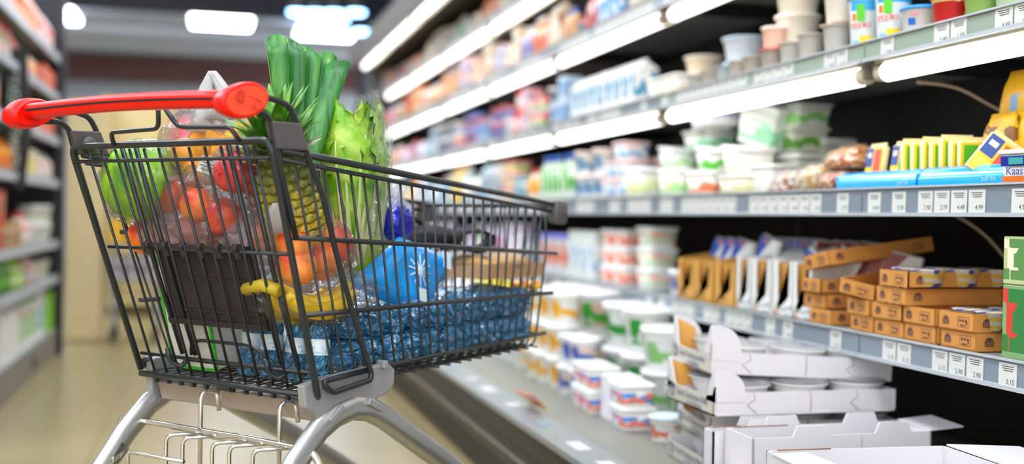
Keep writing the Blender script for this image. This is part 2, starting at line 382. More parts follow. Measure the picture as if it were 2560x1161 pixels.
def p_carton(m, dx, dy, h):
    m.box((0, 0, h*.4), (dx, dy, h*.8), 0); m.box((0, 0, h*.88), (dx, dy, h*.16), 0, top=(.12, 1)); m.box((0, 0, h*.98), (dx*.1, dy, h*.05), 0)
    m.lathe([(.012, 0), (.013, .012), (.011, .014)], c=(-dx*.25, 0, h*.86), n=12, mi=1)
def p_bottle(m, r, h):
    m.lathe([(.001, 0), (r*.85, 0), (r, .01), (r, h*.55), (r*.85, h*.68), (r*.36, h*.84), (r*.34, h*.88)], n=18, mi=0)
    m.lathe([(r*.42, h*.88), (r*.42, h*.99), (r*.3, h)], n=14, mi=1)
def p_bag(m, dx, dy, h, seed=1):
    def f(d):
        return 1+.13*noise.noise(d*2.3+Vector((seed, 0, 0)))
    def sup(t): return math.copysign(abs(t)**.5, t)
    rings = []
    for i in range(9):
        t = i/8; z = h*t; k = (.85, .98, 1, 1, .97, .9, .75, .45, .2)[i]; row = []
        for j in range(20):
            a = 2*math.pi*j/20; c_, s_ = sup(math.cos(a)), sup(math.sin(a)); w = 1+.08*noise.noise(Vector((c_*2+seed, s_*2, t*4)))
            row.append((dx/2*k*c_*w, dy/2*(k*.3+.7)*s_*w, z))
        rings.append(row)
    m.loft(rings, 0, True, cap=True)
def p_bucket(m, r, h):
    p_tub(m, r, h); m.tube([(r*1.08*math.cos(a), r*1.08*math.sin(a), h*.8-.0) for a in [math.pi*k/8 for k in range(9)]], .002, n=5, mi=1)
KIND = {'tub': p_tub, 'cup': p_cup, 'rect': p_rect, 'box': p_box, 'carton': p_carton, 'bottle': p_bottle, 'bag': p_bag, 'bucket': p_bucket}
NAME = {'tub': ('plastic_tub', 'tub'), 'cup': ('dairy_cup', 'cup'), 'rect': ('food_container', 'container'), 'box': ('food_box', 'box'), 'carton': ('drink_carton', 'carton'),
        'bottle': ('drink_bottle', 'bottle'), 'bag': ('food_bag', 'bag'), 'bucket': ('dairy_bucket', 'bucket')}
_pid = [0]
def pack(kind, dims, base, band=None, patch=None, lidc='F2F2EE', lo=.2, hi=.75, sc=4, parts=False):
    """one pack; parts=True gives an Empty with body and lid"""
    _pid[0] += 1; m = MB(); KIND[kind](m, *dims)
    bm_ = printed(f'print_{_pid[0]}', base, band, patch or base, lo, hi, sc) if band else mat('plain_'+base, base, .4)
    lm = mat('lid_'+lidc, lidc, .35)
    if not parts or 1 not in m.mi: return m.build(NAME[kind][0], [bm_, lm])
    e = empty(NAME[kind][0], (0, 0, 0))
    for k, (pn, mm) in enumerate((('body', bm_), ('cap' if kind in ('bottle', 'carton') else 'lid', lm))):
        q = MB(); idx = {}
        for f, mi, sm in zip(m.f, m.mi, m.sm):
            if mi == k:
                for i in f:
                    if i not in idx: idx[i] = len(q.v); q.v.append(m.v[i])
                q.f.append([idx[i] for i in f]); q.mi.append(0); q.sm.append(sm)
        q.build(pn, mm, e)
    return e
def size(kind, d):
    if kind in ('tub', 'cup', 'bottle', 'bucket'): return d[0]*2.1*(1.12 if kind == 'cup' else 1), d[0]*2.1*(1.12 if kind == 'cup' else 1), d[1]
    return d[0], d[1], d[2]
def block(z, y0, y1, kind, dims, stack, cols, label, group, x0=1.475, rows=1, jit=.2, side=1, skip=0):
    """a facing of one product: from y0 to y1 along the aisle"""
    base, band, patch, lidc = cols; sx, sy, sz = size(kind, dims); p = pack(kind, dims, base, band, patch, lidc, parts=y0 < 3.4 and side == 1)
    rnd = random.Random(int(y0*1000+z*77)); first = True; y = y0+sy/2
    while y < y1-sy*.3:
        for r_ in range(rows):
            for k in range(stack if rnd.random() > .25 else max(1, stack-1)):
                if rnd.random() < skip: continue
                o = p if first else copy_tree(p); first = False
                o.location = (x0+side*(sx/2+.01+r_*sx*1.03)+rnd.uniform(0, .008), y, z+k*sz*1.002+.0005)
                o.rotation_euler.z = rnd.uniform(-jit, jit) if kind in ('tub', 'cup', 'bottle', 'bucket') else rnd.uniform(-.03, .03)
                if side < 0: o.rotation_euler.z += math.pi
                tag(o, label, NAME[kind][1], group)
        y += sy*1.06
_BL = [
 # (shelf z, px far, px near, kind, dims, stack, (base, band, patch, lid), description)
 (1.25, 1600, 1690, 'rect', (.11, .13, .075), 1, ('E6DCC6', 'D9CBB0', 'EDE6D8', 'EFE8DC'), 'cream rectangular tub on the cup shelf left of the stacked cream cups'),
 (1.25, 1420, 1590, 'carton', (.09, .09, .17), 1, ('EEEDE8', '4E93B5', 'E9E6DF', 'D8E2E8'), 'white carton with teal blue panel on the cup shelf'),
 (.915, 1428, 1500, 'tub', (.055, .1), 2, ('ECECE6', '3E8FC2', 'E8E4DC', 'F0D8D4'), 'white tub with bright blue label stacked on the middle shelf'),
 (.915, 1505, 1565, 'rect', (.11, .12, .07), 3, ('E8D8D4', '58A3CC', 'EBDDDB', 'E9C9C6'), 'stacked container with blue label and pinkish lid on the middle shelf'),
 (.915, 1345, 1425, 'bottle', (.035, .2), 1, ('DCE8D8', '4FAE3A', 'EDEFE8', '2466C8'), 'small bottle with green label and blue cap on the middle shelf'),
 (.585, 1640, 1700, 'tub', (.05, .085), 1, ('ECECEC', '5C78B8', 'E8A08C', 'F6F6F4'), 'white tub with blue and salmon print left of the brown display boxes'),
 (.585, 1572, 1635, 'rect', (.11, .14, .075), 3, ('E8EBE4', 'B9D4B4', 'E8B49C', 'F0F0EA'), 'stacked clear container with green label on the lower shelf'),
 (.585, 1500, 1568, 'rect', (.11, .13, .07), 3, ('ECE6E0', 'E2694A', 'F0C0AA', 'F2EEEC'), 'stacked container with orange red label on the lower shelf'),
 (.585, 1425, 1495, 'box', (.1, .11, .2), 1, ('DCE4DE', '9FB8CC', 'E8EAEA', 'ffffff'), 'pale grey blue box on the lower shelf'),
 (.585, 1340, 1420, 'tub', (.07, .18), 1, ('EFEFF2', 'E87A58', 'EFEFF2', '8C90F0'), 'white tub with violet blue lid and orange band beyond the trolley front'),
]
for z, pa, pb, kind, dims, st, cols, lab in _BL:
    y0, y1 = Yp(pb, 1.5), min(Yp(pa, 1.5), 10.4)
    block(z, y0+.01, y1-.01, kind, dims, st, cols, lab, lab.split(' on the ')[0]+' facing, '+{.585: 'lower', .915: 'middle', 1.25: 'cup', 1.59: 'fourth', 1.92: 'top'}[z]+' shelf')

# the far runs: many small facings, each its own product
_PAL = [('cream', 'E9E0CE', ('E0A860', 'C8B090', 'B8C8D0')), ('white', 'EEEEEA', ('3E86C0', 'D84A3A', '58A848', 'E8A030')), ('pale blue', 'C4D6E4', ('3468A8', 'E8ECF0', '6A94C0')), ('teal', '7FB4C0', ('E8ECEA', '2F7F98', 'D0E0E0')),
        ('orange', 'F08A38', ('F6D8B0', 'C8401C', 'F0B060')), ('red', 'D83428', ('F4E0D8', 'F08060', 'A01C20')), ('pink', 'E8B8BC', ('C04860', 'F4E8E8', '8898C8')), ('yellow', 'F2C840', ('F8EED0', 'E07820', 'D8A020')),
        ('green', '8FBE5A', ('E8EEDC', '3F8E34', 'C8DCA0')), ('lavender', 'CFC8E2', ('7A78B8', 'F0ECF4', 'B06C90')), ('beige', 'D8C0A0', ('A87848', 'F0E6D4', 'C89868')), ('grey', 'BFC4C8', ('7A8894', 'E8E8E8', '4A5C74'))]
_WT = {1.92: 'aaaabbbcgkkee', 1.59: 'abbceeefgkklbbe', 1.25: 'abbccdfgjlbjh', .915: 'bbccddahfeibl', .585: 'bbajjgcfblk'}
_NM = {.585: 'lower', .915: 'middle', 1.25: 'cup', 1.59: 'fourth', 1.92: 'top'}
_cache = {}
def far_run(z, y0, y1, top):
    rnd = random.Random(int(z*100)); y = y0; n = 0
    while y < y1-.12:
        n += 1; pi_ = 'abcdefghijkl'.index(rnd.choice(_WT[z])); nm, base, acc = _PAL[pi_]; kind = rnd.choice(('box', 'box', 'tub', 'bag', 'bottle', 'carton', 'rect'))
        hh = rnd.uniform(.4, .95)*top; sc = 1+max(0, y-6)*.06
        if kind == 'tub': st = 2 if hh > .15 else 1; dims = (.052*sc, hh/st)
        elif kind == 'bottle': st = 1; dims = (.036*sc, max(.15, hh))
        elif kind == 'rect': st = rnd.choice((2, 3)); dims = (.10, .12*sc, hh/st)
        elif kind == 'bag': st = 1; dims = (.09, .13*sc, hh, n)
        else: st = 1 if kind == 'carton' or hh < .14 else 2; dims = (.09, .085*sc, hh/st)
        if kind == 'bag': dims = dims[:3]
        _, sy, _ = size(kind, dims); k = rnd.choice((1, 2, 2, 3)); w = sy*1.06*k+.004; ye = min(y+w, y1)
        cols = (base, rnd.choice(acc), rnd.choice(acc), rnd.choice(('F2F2EE', 'E8E0D4', '2A60B8', 'D84030', 'F2F2EE')))
        s_ = 'st nd rd th'.split()[min(n, 4)-1] if not 11 <= n % 100 <= 13 and n % 10 < 4 and n % 10 else 'th'
        if n % 10 in (1, 2, 3) and n not in (11, 12, 13): s_ = ('st', 'nd', 'rd')[n % 10-1]
        nmk = NAME[kind][0].replace('_', ' ')
        block(z, y, ye, kind, dims, st, cols, f'blurred {nm} {nmk} on the far {_NM[z]} shelf, {n}{s_} product from its near end', f'{_NM[z]} shelf far product {n}', jit=.15)
        y = ye+rnd.uniform(.0, .03)
far_run(1.25, Yp(1415, 1.5)+.03, 10.4, .24); far_run(.915, Yp(1340, 1.5)+.02, 10.4, .24); far_run(.585, Yp(1335, 1.5)+.03, 10.4, .25); far_run(1.59, Yp(1690, 1.5), 10.4, .22); far_run(1.92, Yp(1500, 1.5), 10.4, .2)

# ================================================================== GOODS ON THE NEAR CHILLER SHELVES
def at(px, X, z): return Vector((X, Yp(px, X), z))
def put(o, p, rz=0, label=None, cat=None, group=None):
    o.location = p; o.rotation_euler.z = rz; return tag(o, label, cat, group)
# ---- cup shelf (z 1.25): plain cups below, wide cream tubs above
Z = 1.2505
def cup(px, r, h, cols, label, z=Z, X=1.52, k='cup'):
    base, lidc, band, patch = cols; o = pack(k, (r, h), base, band, patch, lidc, parts=True); put(o, at(px, X, z), .3, label, NAME[k][1]); return o
g1 = ('D5CFC2', 'D8D0C2', None, None)
for px, r, h, c, lab, X in [
    (2085, .038, .075, ('C9C5BC', 'E4CDB8', None, None), 'grey white cup at the front of the cup shelf beside the printed yogurt tubs', 1.5),
    (2020, .036, .072, ('C8BFB2', 'D9CDBB', None, None), 'translucent grey cup second left of the printed tubs', 1.505), (1972, .036, .07, ('C9C4B6', 'DDD4C4', None, None), 'grey white cup under the tallest cream stack', 1.52),
    (1925, .038, .062, ('B5A79B', 'F0694E', None, None), 'taupe cup with orange red rim in the front row', 1.505), (1878, .034, .058, ('BBAF9D', 'E2D9CC', None, None), 'beige cup left of the taupe one', 1.51), (1842, .034, .058, ('C2B6A6', 'E6DDD0', None, None), 'small beige cup in the front row under the pale blue tubs', 1.51),
    (1810, .034, .055, ('BFC3C0', 'B9D2E4', None, None), 'small grey cup with pale blue rim', 1.515), (1770, .032, .055, ('BDB3A2', 'DCD2C4', None, None), 'small beige cup under the cream pair of tubs', 1.52), (1735, .032, .055, ('C0B8A8', 'DDD4C6', None, None), 'small beige cup at the left end of the front row', 1.52)]:
    cup(px, r, h, c, lab, X=X)
for px, r, h, c, lab, z, X in [
    (2090, .04, .078, ('E8DCCB', 'F6F2EA', None, None), 'cream cup stacked beside the printed yogurt tubs', 1.328, 1.5),
    (1985, .062, .085, ('E6DECC', 'E9E0D2', None, None), 'large cream tub of the tallest stack, lower one', 1.325, 1.58), (1985, .064, .085, ('E6DCC9', 'E9E0D2', None, None), 'large cream tub of the tallest stack, upper one', 1.412, 1.58),
    (1985, .064, .05, ('F0C8B8', 'F0C8B8', None, None), 'wide pink tub carrying the tallest cream stack', 1.273, 1.66),
    (1928, .036, .06, ('F0C2AE', 'F6DCCD', None, None), 'salmon pink cup on top of the taupe one', 1.3135, 1.51),
    (1855, .068, .078, ('DDE6EC', 'BCD6EA', None, None), 'large pale blue tub, lower of the stacked pair', 1.252, 1.62), (1855, .07, .078, ('E2E6EA', 'C8DCEC', None, None), 'large pale blue tub, upper of the stacked pair', 1.331, 1.62),
    (1755, .066, .07, ('E4DAC4', 'EADFCE', None, None), 'large cream tub, lower of the left pair', 1.252, 1.63), (1755, .068, .07, ('E9D9BC', 'F0E4D2', None, None), 'large cream tub, upper of the left pair', 1.323, 1.63)]:
    cup(px, r, h, c, lab, z=z, X=X, k='tub')
def yog(px, lab, sub, X=1.505):
    e = pack('tub', (.042, .13), 'E2E6E4', None, None, '2E8FDC', parts=True); p = at(px, X, Z); put(e, p, 0, lab, 'yogurt tub')
    m = MB(); sky = MB()
    def arc(m_, a0, a1, z0, z1, mi=0, rr=.0008):
        n_ = 8; vs = []
        for i in range(n_+1):
            a = R(a0+(a1-a0)*i/n_)
            for z in (z0, z1):
                k = .042*(.8+.16*z/.112)+rr; vs.append((k*math.cos(a), k*math.sin(a), z))
        m_.add(vs, [(2*i, 2*i+2, 2*i+3, 2*i+1) for i in range(n_)], mi, True)
    arc(m, 180, 320, .085, .11, 0); arc(m, 178, 215, .045, .085, 1, .0010); arc(m, 205, 235, .06, .1, 2, .0012); arc(m, 185, 203, .062, .08, 3, .0014); arc(m, 215, 262, .012, .026, 4, .0012); arc(m, 183, 212, .008, .016, 5, .0012)
    d = R(222); tv = Vector((math.sin(d), -math.cos(d), 0)); 
    for i, ch in enumerate('SWOJSKI'):
        a = R(183+11.5*i); k = .042*(.8+.16*.05/.112)+.002; put_text(m, ch, .017, (k*math.cos(a), k*math.sin(a), .051), (-math.sin(a), math.cos(a), 0), (0, 0, 1), 6)
    m.build('printed_sleeve', [mat('sky_print', '2E9ED8', .4), mat('white_print', 'EDEFEA', .4), mat('leaf_print', '5AC22A', .4), mat('orange_print', 'E07A20', .4), mat('yellow_print', sub, .4), mat('teal_print', '6FC0DC', .4), mat('red_print', 'E2301E', .4)], e); return e
yog(2155, 'tall yogurt tub with green leaf, red word and yellow ribbon print on the cup shelf', 'F5CF12')
yog(2222, 'tall yogurt tub with green leaf, red word and dark green oval on the cup shelf', '1F8F6A')
e = pack('tub', (.044, .062), 'D8D4CC', None, None, '1F8FE8', parts=True); put(e, at(2292, 1.51, Z), 0, 'small white tub with bright blue lid between the tall tubs and the yellow ones', 'tub')
m = MB()
for k_, (a0, z0, z1, mi) in enumerate(((195, .02, .034, 0), (205, .04, .047, 1))):
    vs = []
    for i in range(5):
        a = R(a0+6*i)
        for z in (z0, z1): kk = .044*(.8+.16*z/.053)+.001; vs.append((kk*math.cos(a), kk*math.sin(a), z))
    m.add(vs, [(2*i, 2*i+2, 2*i+3, 2*i+1) for i in range(4)], mi)
m.build('label_print', [mat('blue_print', '1E62C0', .4), mat('pink_print', 'E88A9A', .4)], e)
for px, b, l, bd, lab in ((2370, 'E8D27A', 'F04A3A', 'C8201C', 'yellow tub with red lid and red label on the cup shelf'), (2452, 'DCCB8A', 'C9D24A', '8FB05A', 'yellow green tub at the right end of the cup shelf'), (2530, 'D8CBB8', 'E4DCD0', 'B8C8A0', 'pale tub cut by the right edge of the picture on the cup shelf')):
    e = pack('tub', (.044, .07), b, bd, b, l, .2, .85, 2, parts=True); put(e, at(px, 1.515, Z), 0, lab, 'tub')

# ---- middle shelf (z .915)
Z = .9155
# blue curved display trays
def bluetray(pa, pb, lab, X=1.475):
    ya, yb = Yp(pb, X), Yp(pa, X); w = yb-ya; e = empty('display_tray', (X, (ya+yb)/2, Z), 0, lab, 'display tray')
    m = MB(); rows = []
    for x, z in ((.0, 0), (-.0, .018), (.004, .028), (.014, .038), (.026, .043)): rows.append([(x, -w/2, z), (x, w/2, z)])
    for x, z in ((.028, .041), (.016, .035), (.007, .026), (.003, 0.0)): rows.append([(x, -w/2, z), (x, w/2, z)])
    m.loft(rows, 0, True, closed=False); m.box((.10, -w/2+.001, .015), (.2, .002, .03)); m.box((.10, w/2-.001, .015), (.2, .002, .03)); m.box((.1, 0, .001), (.2, w, .002))
    m.build('tray_body', mat('cyan_card', '0AA6F2', .2, coat=.6), e)
    t = MB(); put_text(t, 'Serek', .02, (-.0012, -w/2+.05, .014), (0, -1, 0), (0, 0, 1)); t.build('tray_print', mat('pale_blue_print', '9FD8F4', .4), e)
bluetray(2088, 2288, 'glossy blue display tray, left one, holding the yellow cheese packs'); bluetray(2291, 2512, 'glossy blue display tray, right one, under the leaning cheese packs')
def cheese(kind, fl=1):
    e = bpy.data.objects.new('cheese_packet', None); COL.objects.link(e); w, h, t = .078, .088, .0155
    m = MB(); rows = []
    for s in (-1, 1):
        pass
    m.rbox((0, 0, h/2), (t, w, h), .004, smooth=True); m.box((0, 0, h+.003), (.002, w*.9, .012)); m.build('packet_body', mat('cheese_pale', 'F0DC9A', .3, bump=.3, bscale=40), e)
    m = MB(); x = -t/2-.0006
    def quad(y0, y1, z0, z1, mi):
        y0, y1 = y0*fl, y1*fl; m.add([(x, y0, z0), (x, y1, z0), (x, y1, z1), (x, y0, z1)], [(0, 1, 2, 3)], mi)
    quad(-.036, .036, .004, .085, 0); x -= .0003; quad(.006, .036, .04, .085, 1); quad(.0, .03, .01, .032, 2); x -= .0003; quad(.012, .030, .062, .074, 3); quad(-.03, .0, .03, .08, 4)
    m.build('packet_label', [mat('label_yellow', 'F7C61A', .35), mat('label_navy', '24488E', .35), mat('label_lemon', 'F4E24A', .35), mat('label_redwhite', 'E8D0CC', .35), mat('label_'+kind, {'a': 'E24A2A', 'b': '4FAE28'}[kind], .35)], e)
    return e
ca, cb = cheese('a'), cheese('b'); cm = cheese('b', -1)
X0 = 1.52
p = at(2182, X0, Z+.014); put(ca, p, -.05, 'cheese packet with navy and red label facing out, left end of blue tray', 'cheese packet'); ca.rotation_euler.y = R(8)
p = at(2246, X0, Z+.014); put(cb, p, -.05, 'yellow cheese packet with navy and green label, second from the left in the blue tray', 'cheese packet'); cb.rotation_euler.y = R(8)
for i in range(7):
    o = copy_tree(cm) if i else cm; px = 2292+24*i; h = (0, -2, 1, -3, 2, -5, -6)[i]*.001
    put(o, at(px, 1.53+.004*i, Z+.014+h), R(78+3*(i % 3)), 'cheese packet standing edge on in the blue tray, '+['leftmost and tallest edge', 'second edge from the left', 'third edge from the left', 'fourth edge from the left', 'fifth edge from the left', 'sixth edge from the left', 'last edge before the leaning packet'][i], 'cheese packet')
o = copy_tree(ca); put(o, at(2448, 1.50, Z+.018), R(52), 'cheese packet leaning back across the right blue tray', 'cheese packet'); o.rotation_euler.x = R(38); o.rotation_euler.z = R(68)
def bigbag(px, X, z, dx, dy, h, cols, lab, rz=0, tilt=0):
    o = pack('bag', (dx, dy, h, int(px)), *cols); put(o, at(px, X, z), rz, lab, 'bag'); o.rotation_euler.y = tilt; return o
bigbag(2505, 1.60, Z+.03, .05, .10, .125, ('D9A62A', 'F0B818', '8A5A1E', 'ffffff', .1, .95, 4), 'yellow and brown snack bag standing behind the white tub at the right edge')
bigbag(2556, 1.62, Z+.03, .05, .10, .13, ('F2C224', 'F2C224', '2A4E9A', 'ffffff', .1, .9, 3), 'yellow bag with blue stripes at the right edge behind the white tub')
bigbag(2560, 1.66, Z+.12, .05, .13, .13, ('F4B81A', 'F6C83A', '8FB4E0', 'ffffff', .0, .6, 3), 'orange and pale blue bag on top at the right edge of the middle shelf')
e = pack('rect', (.09, .115, .066), 'E2E2DE', None, None, 'D8D8D4', parts=True); put(e, at(2592, 1.515, Z), R(8), 'white rectangular tub with navy and orange label at the right edge of the middle shelf', 'tub')
m = MB(); x = -.0425
m.add([(x-.0, -.044, .004), (x, .044, .004), (x-.002, .045, .015), (x-.002, -.045, .015)], [(0, 1, 2, 3)], 1); m.add([(x-.0035, -.046, .034), (x-.0035, .046, .034), (x-.005, .046, .053), (x-.005, -.046, .053)], [(0, 1, 2, 3)], 0)
m.add([(x-.006, -.01, .037), (x-.006, .025, .037), (x-.0065, .025, .05), (x-.0065, -.01, .05)], [(0, 1, 2, 3)], 3)
put_text(m, 'Kaas', .022, (x-.0045, .012, .024), (0, -1, 0), (0, 0, 1), 2)
m.build('label_print', [mat('navy_print', '1B2A8C', .35), mat('orange_label', 'E8762A', .35), mat('indigo_print', '20307A', .35), mat('teal_pic', '3F9A9A', .35)], e)
# bags of snacks (brown smoked cheese)
snack = [(2130, 1.55, 0, 'F0A84A', 'C8641E', 'F6E2C0', 'upper orange brown snack bag beside the blue trays', .11, .12, .055, .055), (2105, 1.53, 0, 'D88A3A', '9A3818', 'ECC890', 'dark brown snack bag beside the blue trays', .1, .12, .055, 0),
         (2045, 1.53, 0, 'E6DCC4', 'C9962E', 'D9C9A4', 'clear snack bag with yellow band on the middle shelf', .1, .11, .07, 0), (1985, 1.53, 0, 'D9CCB8', 'B0642A', 'EDE6DA', 'snack bag with brown edge and clear folds on the middle shelf', .1, .12, .06, 0), (1958, 1.50, 0, 'DDCDB4', 'A84420', 'E6DAC8', 'flat snack bag with dark red strip at the shelf edge', .06, .1, .025, 0)]
for px, X, rz, a, b_, c, lab, dx, dy, h, dz in snack:
    o = pack('bag', (dx, dy, h, int(px)), a, b_, c, 'ffffff', .05, .95, 6); put(o, at(px, X, Z+dz), rz, lab, 'snack bag')
    w = MB(); p_bag(w, dx*1.08, dy*1.06, h*1.1, int(px)); w.build('film_wrap', film('snack_film', white=.08, bump=1, bscale=30, rough=.08), o)
# heap of white containers
heap = [(1610, 1.53, 0, 0, .10, .16, .095, 'E9E8DC', 'D9E0A0', 'E8D090', 'EDEAE4', 'large white container with yellow green label, leftmost on the near middle shelf', 0),
 (1700, 1.53, 0, .1, .09, .13, .08, 'ECEADF', 'A9D88A', 'F0B89A', 'F0EEE8', 'white container with green print beside the leftmost one', 0), (1690, 1.56, .082, -.1, .09, .13, .07, 'E6ECE4', 'B8E0A8', 'F0F0EA', 'F0F4F0', 'white container with faint green print in the second layer, left', .1),
 (1775, 1.52, 0, .2, .09, .12, .065, 'E6DFCF', 'E0764A', 'EDEBE0', 'F2F0EA', 'white container with orange marks low in the heap', 0), (1790, 1.54, .068, -.15, .1, .13, .065, 'E8E6DC', '5FBF3A', 'F0EEE6', 'F2F2EC', 'white container with a bright green end in the heap', .12),
 (1770, 1.6, .135, .1, .10, .15, .06, 'DDE6DC', '8FD0A0', 'ECE9E0', 'F0EEEA', 'white container with mint green label near the top of the heap', 0), (1785, 1.57, .195, -.12, .11, .17, .065, 'ECE8EC', 'C0C4E4', 'F0D8D0', 'F4EEF4', 'white lidded container with lavender print on top of the heap', -.06),
 (1860, 1.53, 0, .1, .09, .13, .05, 'E4DDB8', 'D8CFA0', 'EDEBE0', 'F0EFE6', 'pale yellow white container at the front of the heap', 0), (1865, 1.54, .052, -.1, .10, .14, .075, 'EFEDE2', 'E9E6D4', 'F2F0E8', 'F4F2EC', 'plain ivory container above the pale yellow one', .1),
 (1925, 1.57, 0, .1, .1, .13, .075, 'EDE9E0', 'E6E0D4', 'F2EFE8', 'F0ECE6', 'ivory container right of the heap behind the snack bags', 0), (1905, 1.62, .13, .3, .10, .14, .12, 'E6ECE6', '9FDCB4', 'F0EEEA', 'F4F4F0', 'tilted white container with mint print and a red corner', .28),
 (1985, 1.70, 0, .1, .11, .16, .11, 'D9DCCB', '8FC070', 'DDE0D0', 'E8E8E0', 'dull white container with green panel at the back of the shelf', 0), (1990, 1.70, .112, -.1, .11, .16, .065, 'C8CFB8', '5F9A3A', 'D6DAC8', 'DADCD0', 'container with dark green panel behind the snack bags', 0), (1985, 1.69, .178, .1, .11, .17, .06, 'DDE6DA', '8FCC7A', 'E6EAE0', 'C8D0CC', 'container with fresh green panel on top at the back', 0),
 (1660, 1.68, 0, 0, .1, .13, .14, 'C8A8A4', 'B88C88', 'D8C4C0', 'E8C8C4', 'tall brownish pink tub at the back left of the heap', 0), (2060, 1.78, 0, 0, .1, .14, .15, 'B8BCA8', 'A04A38', 'C8CCBA', 'C8C8C0', 'dim container with red corner at the back of the shelf', 0)]
for px, X, dz, rz, dx, dy, h, a, b_, c, l, lab, tl in heap:
    o = pack('rect', (dx*1.1, dy*1.22, h*1.12), a, b_, c, l, .15, .7, 3, parts=True); put(o, at(px, X, Z+dz*1.12), rz, lab, 'container'); o.rotation_euler.x = tl

# ---- lower shelf (z .585): brown board trays of cups
Z = .5855
kraft2 = mat('brown_board', 'CC8A3E', .65, var=.07, vscale=10); kin = mat('brown_board_inner', 'D49A4E', .7); pink_ = mat('stamp_ink', '5A3A3A', .6)
def btray(name='cardboard_tray', w=.15, d=.30, h=.036, fill=False, mk=kraft2):
    e = bpy.data.objects.new(name, None); COL.objects.link(e); t = .003
    m = MB(); m.box((d/2, 0, t/2), (d, w, t))
    m.box((t/2, 0, h/2), (t, w, h)); m.box((d-t/2, 0, h/2), (t, w, h))
    for s in (-1, 1): m.box((d/2, s*(w/2-t/2), h/2), (d, t, h))
    m.build('tray_body', mk, e)
    def stamp(c, ux, n):                       # round emblem with a little arch and lines
        m = MB()
        c = Vector(c)+Vector(n)*.0006; ux = Vector(ux); uz = Vector((0, 0, 1))
        pts = [c+ux*.011*math.cos(a)+uz*(.013*math.sin(a)-.004) for a in [math.pi*k/12 for k in range(13)]]
        pts2 = [c+ux*.0085*math.cos(a)+uz*(.0105*math.sin(a)-.004) for a in [math.pi*k/12 for k in range(13)]]
        m.loft([pts, pts2], 0, False, closed=False)
        for k in range(3): m.add([c-ux*(.0105-.0*k)+uz*(-.009+.0035*k), c+ux*.0105+uz*(-.009+.0035*k), c+ux*.0105+uz*(-.007+.0035*k), c-ux*.0105+uz*(-.007+.0035*k)], [(0, 1, 2, 3)])
        m.add([c-ux*.006+uz*.001, c+ux*.006+uz*.001, c+ux*.004+uz*.006, c-ux*.004+uz*.006], [(0, 1, 2, 3)]); m.build('stamp_print', pink_, e)
    def frame_(c, ux, n):
        m = MB()
        c = Vector(c)+Vector(n)*.0006; ux = Vector(ux); uz = Vector((0, 0, 1)); W2, H2 = .018, .0105
        for a, b_, c2, d2 in ((-W2, W2, H2-.001, H2), (-W2, W2, -H2, -H2+.001), (-W2, -W2+.001, -H2, H2), (W2-.001, W2, -H2, H2)): m.add([c+ux*a+uz*c2, c+ux*b_+uz*c2, c+ux*b_+uz*d2, c+ux*a+uz*d2], [(0, 1, 2, 3)])
        for k, (x, z, r) in enumerate(((-.010, .003, .0035), (-.001, .003, .0035), (.009, .002, .004), (-.006, -.005, .002), (.002, -.006, .002), (.010, -.004, .0025))): m.add([c+ux*(x+r*math.cos(a))+uz*(z+r*math.sin(a)) for a in [2*math.pi*q/8 for q in range(8)]], [tuple(range(8))])
        m.add([c-ux*.011-uz*.008, c+ux*.006-uz*.008, c+ux*.006-uz*.0065, c-ux*.011-uz*.0065], [(0, 1, 2, 3)]); m.build('stamp_frame', pink_, e)
    stamp((0, w/2-.024, h*.52), (0, -1, 0), (-1, 0, 0)); frame_((0, -w/2+.034, h*.5), (0, -1, 0), (-1, 0, 0)); stamp((.03, -w/2, h*.52), (1, 0, 0), (0, -1, 0)); frame_((d-.045, -w/2, h*.5), (1, 0, 0), (0, -1, 0))
    if fill:
        for i in range(3):
            for j in range(2):
                c = MB(); c.lathe([(.03, 0), (.036, h*.95), (.039, h*.97), (.0392, h*1.02), (.001, h*1.03)], c=(.06+.085*i, -.037+.074*j, .004), n=20)
                c.build('cup', printed('cup_top', '3556B0', 'E8E4E0', 'F0D050', .0, 1.1, 4), e)
    return e
trA = btray(w=.10, d=.22); trB = btray(w=.115, d=.30, fill=False); trC = btray(w=.115, d=.32, fill=True)
def tr(src, px_near, X, dz, rz, lab, used=set()):
    o = src if src.name not in used else copy_tree(src); used.add(src.name)
    w = .10 if src is trA else .115
    p = Vector((X, Yp(px_near, X)+w/2, Z+dz)); put(o, p, rz, lab, 'cardboard tray'); return o
H = .0375
tr(trA, 2080, 1.47, 0, .03, 'brown cardboard tray, bottom of the leftmost low stack on the lower shelf'); tr(trA, 2066, 1.475, H, .05, 'brown cardboard tray, middle of the leftmost low stack'); tr(trA, 2055, 1.465, 2*H, -.02, 'brown cardboard tray, third up in the leftmost stack under the tilted one')
tr(trA, 2188, 1.48, 0, -.03, 'brown cardboard tray, bottom of the second stack'); tr(trA, 2178, 1.475, H, -.04, 'brown cardboard tray, second level of the second stack')
tr(trB, 2264, 1.47, 0, 0, 'brown cardboard tray, bottom of the third stack'); tr(trB, 2258, 1.465, H, .01, 'brown cardboard tray, second level of the third stack'); tr(trB, 2268, 1.46, 2*H, -.02, 'brown cardboard tray, third level beside the twisted one')
tr(trC, 2274, 1.455, 3*H, -.02, 'brown cardboard tray of blue topped cups, highest of the third stack')
tr(trB, 2345, 1.472, 0, 0, 'brown cardboard tray, bottom of the fourth stack'); tr(trB, 2341, 1.468, H, 0, 'brown cardboard tray, second level of the fourth stack')
tr(trB, 2446, 1.475, 0, 0, 'brown cardboard tray, bottom of the rightmost stack'); tr(trC, 2440, 1.47, H, 0, 'brown cardboard tray with yellow and pink topped cups, rightmost stack')
o = tr(trA, 2172, 1.46, 2.1*H, R(24), 'brown cardboard tray twisted out of line between the stacks'); o.rotation_euler.y = R(-4); o.rotation_euler.x = R(9)
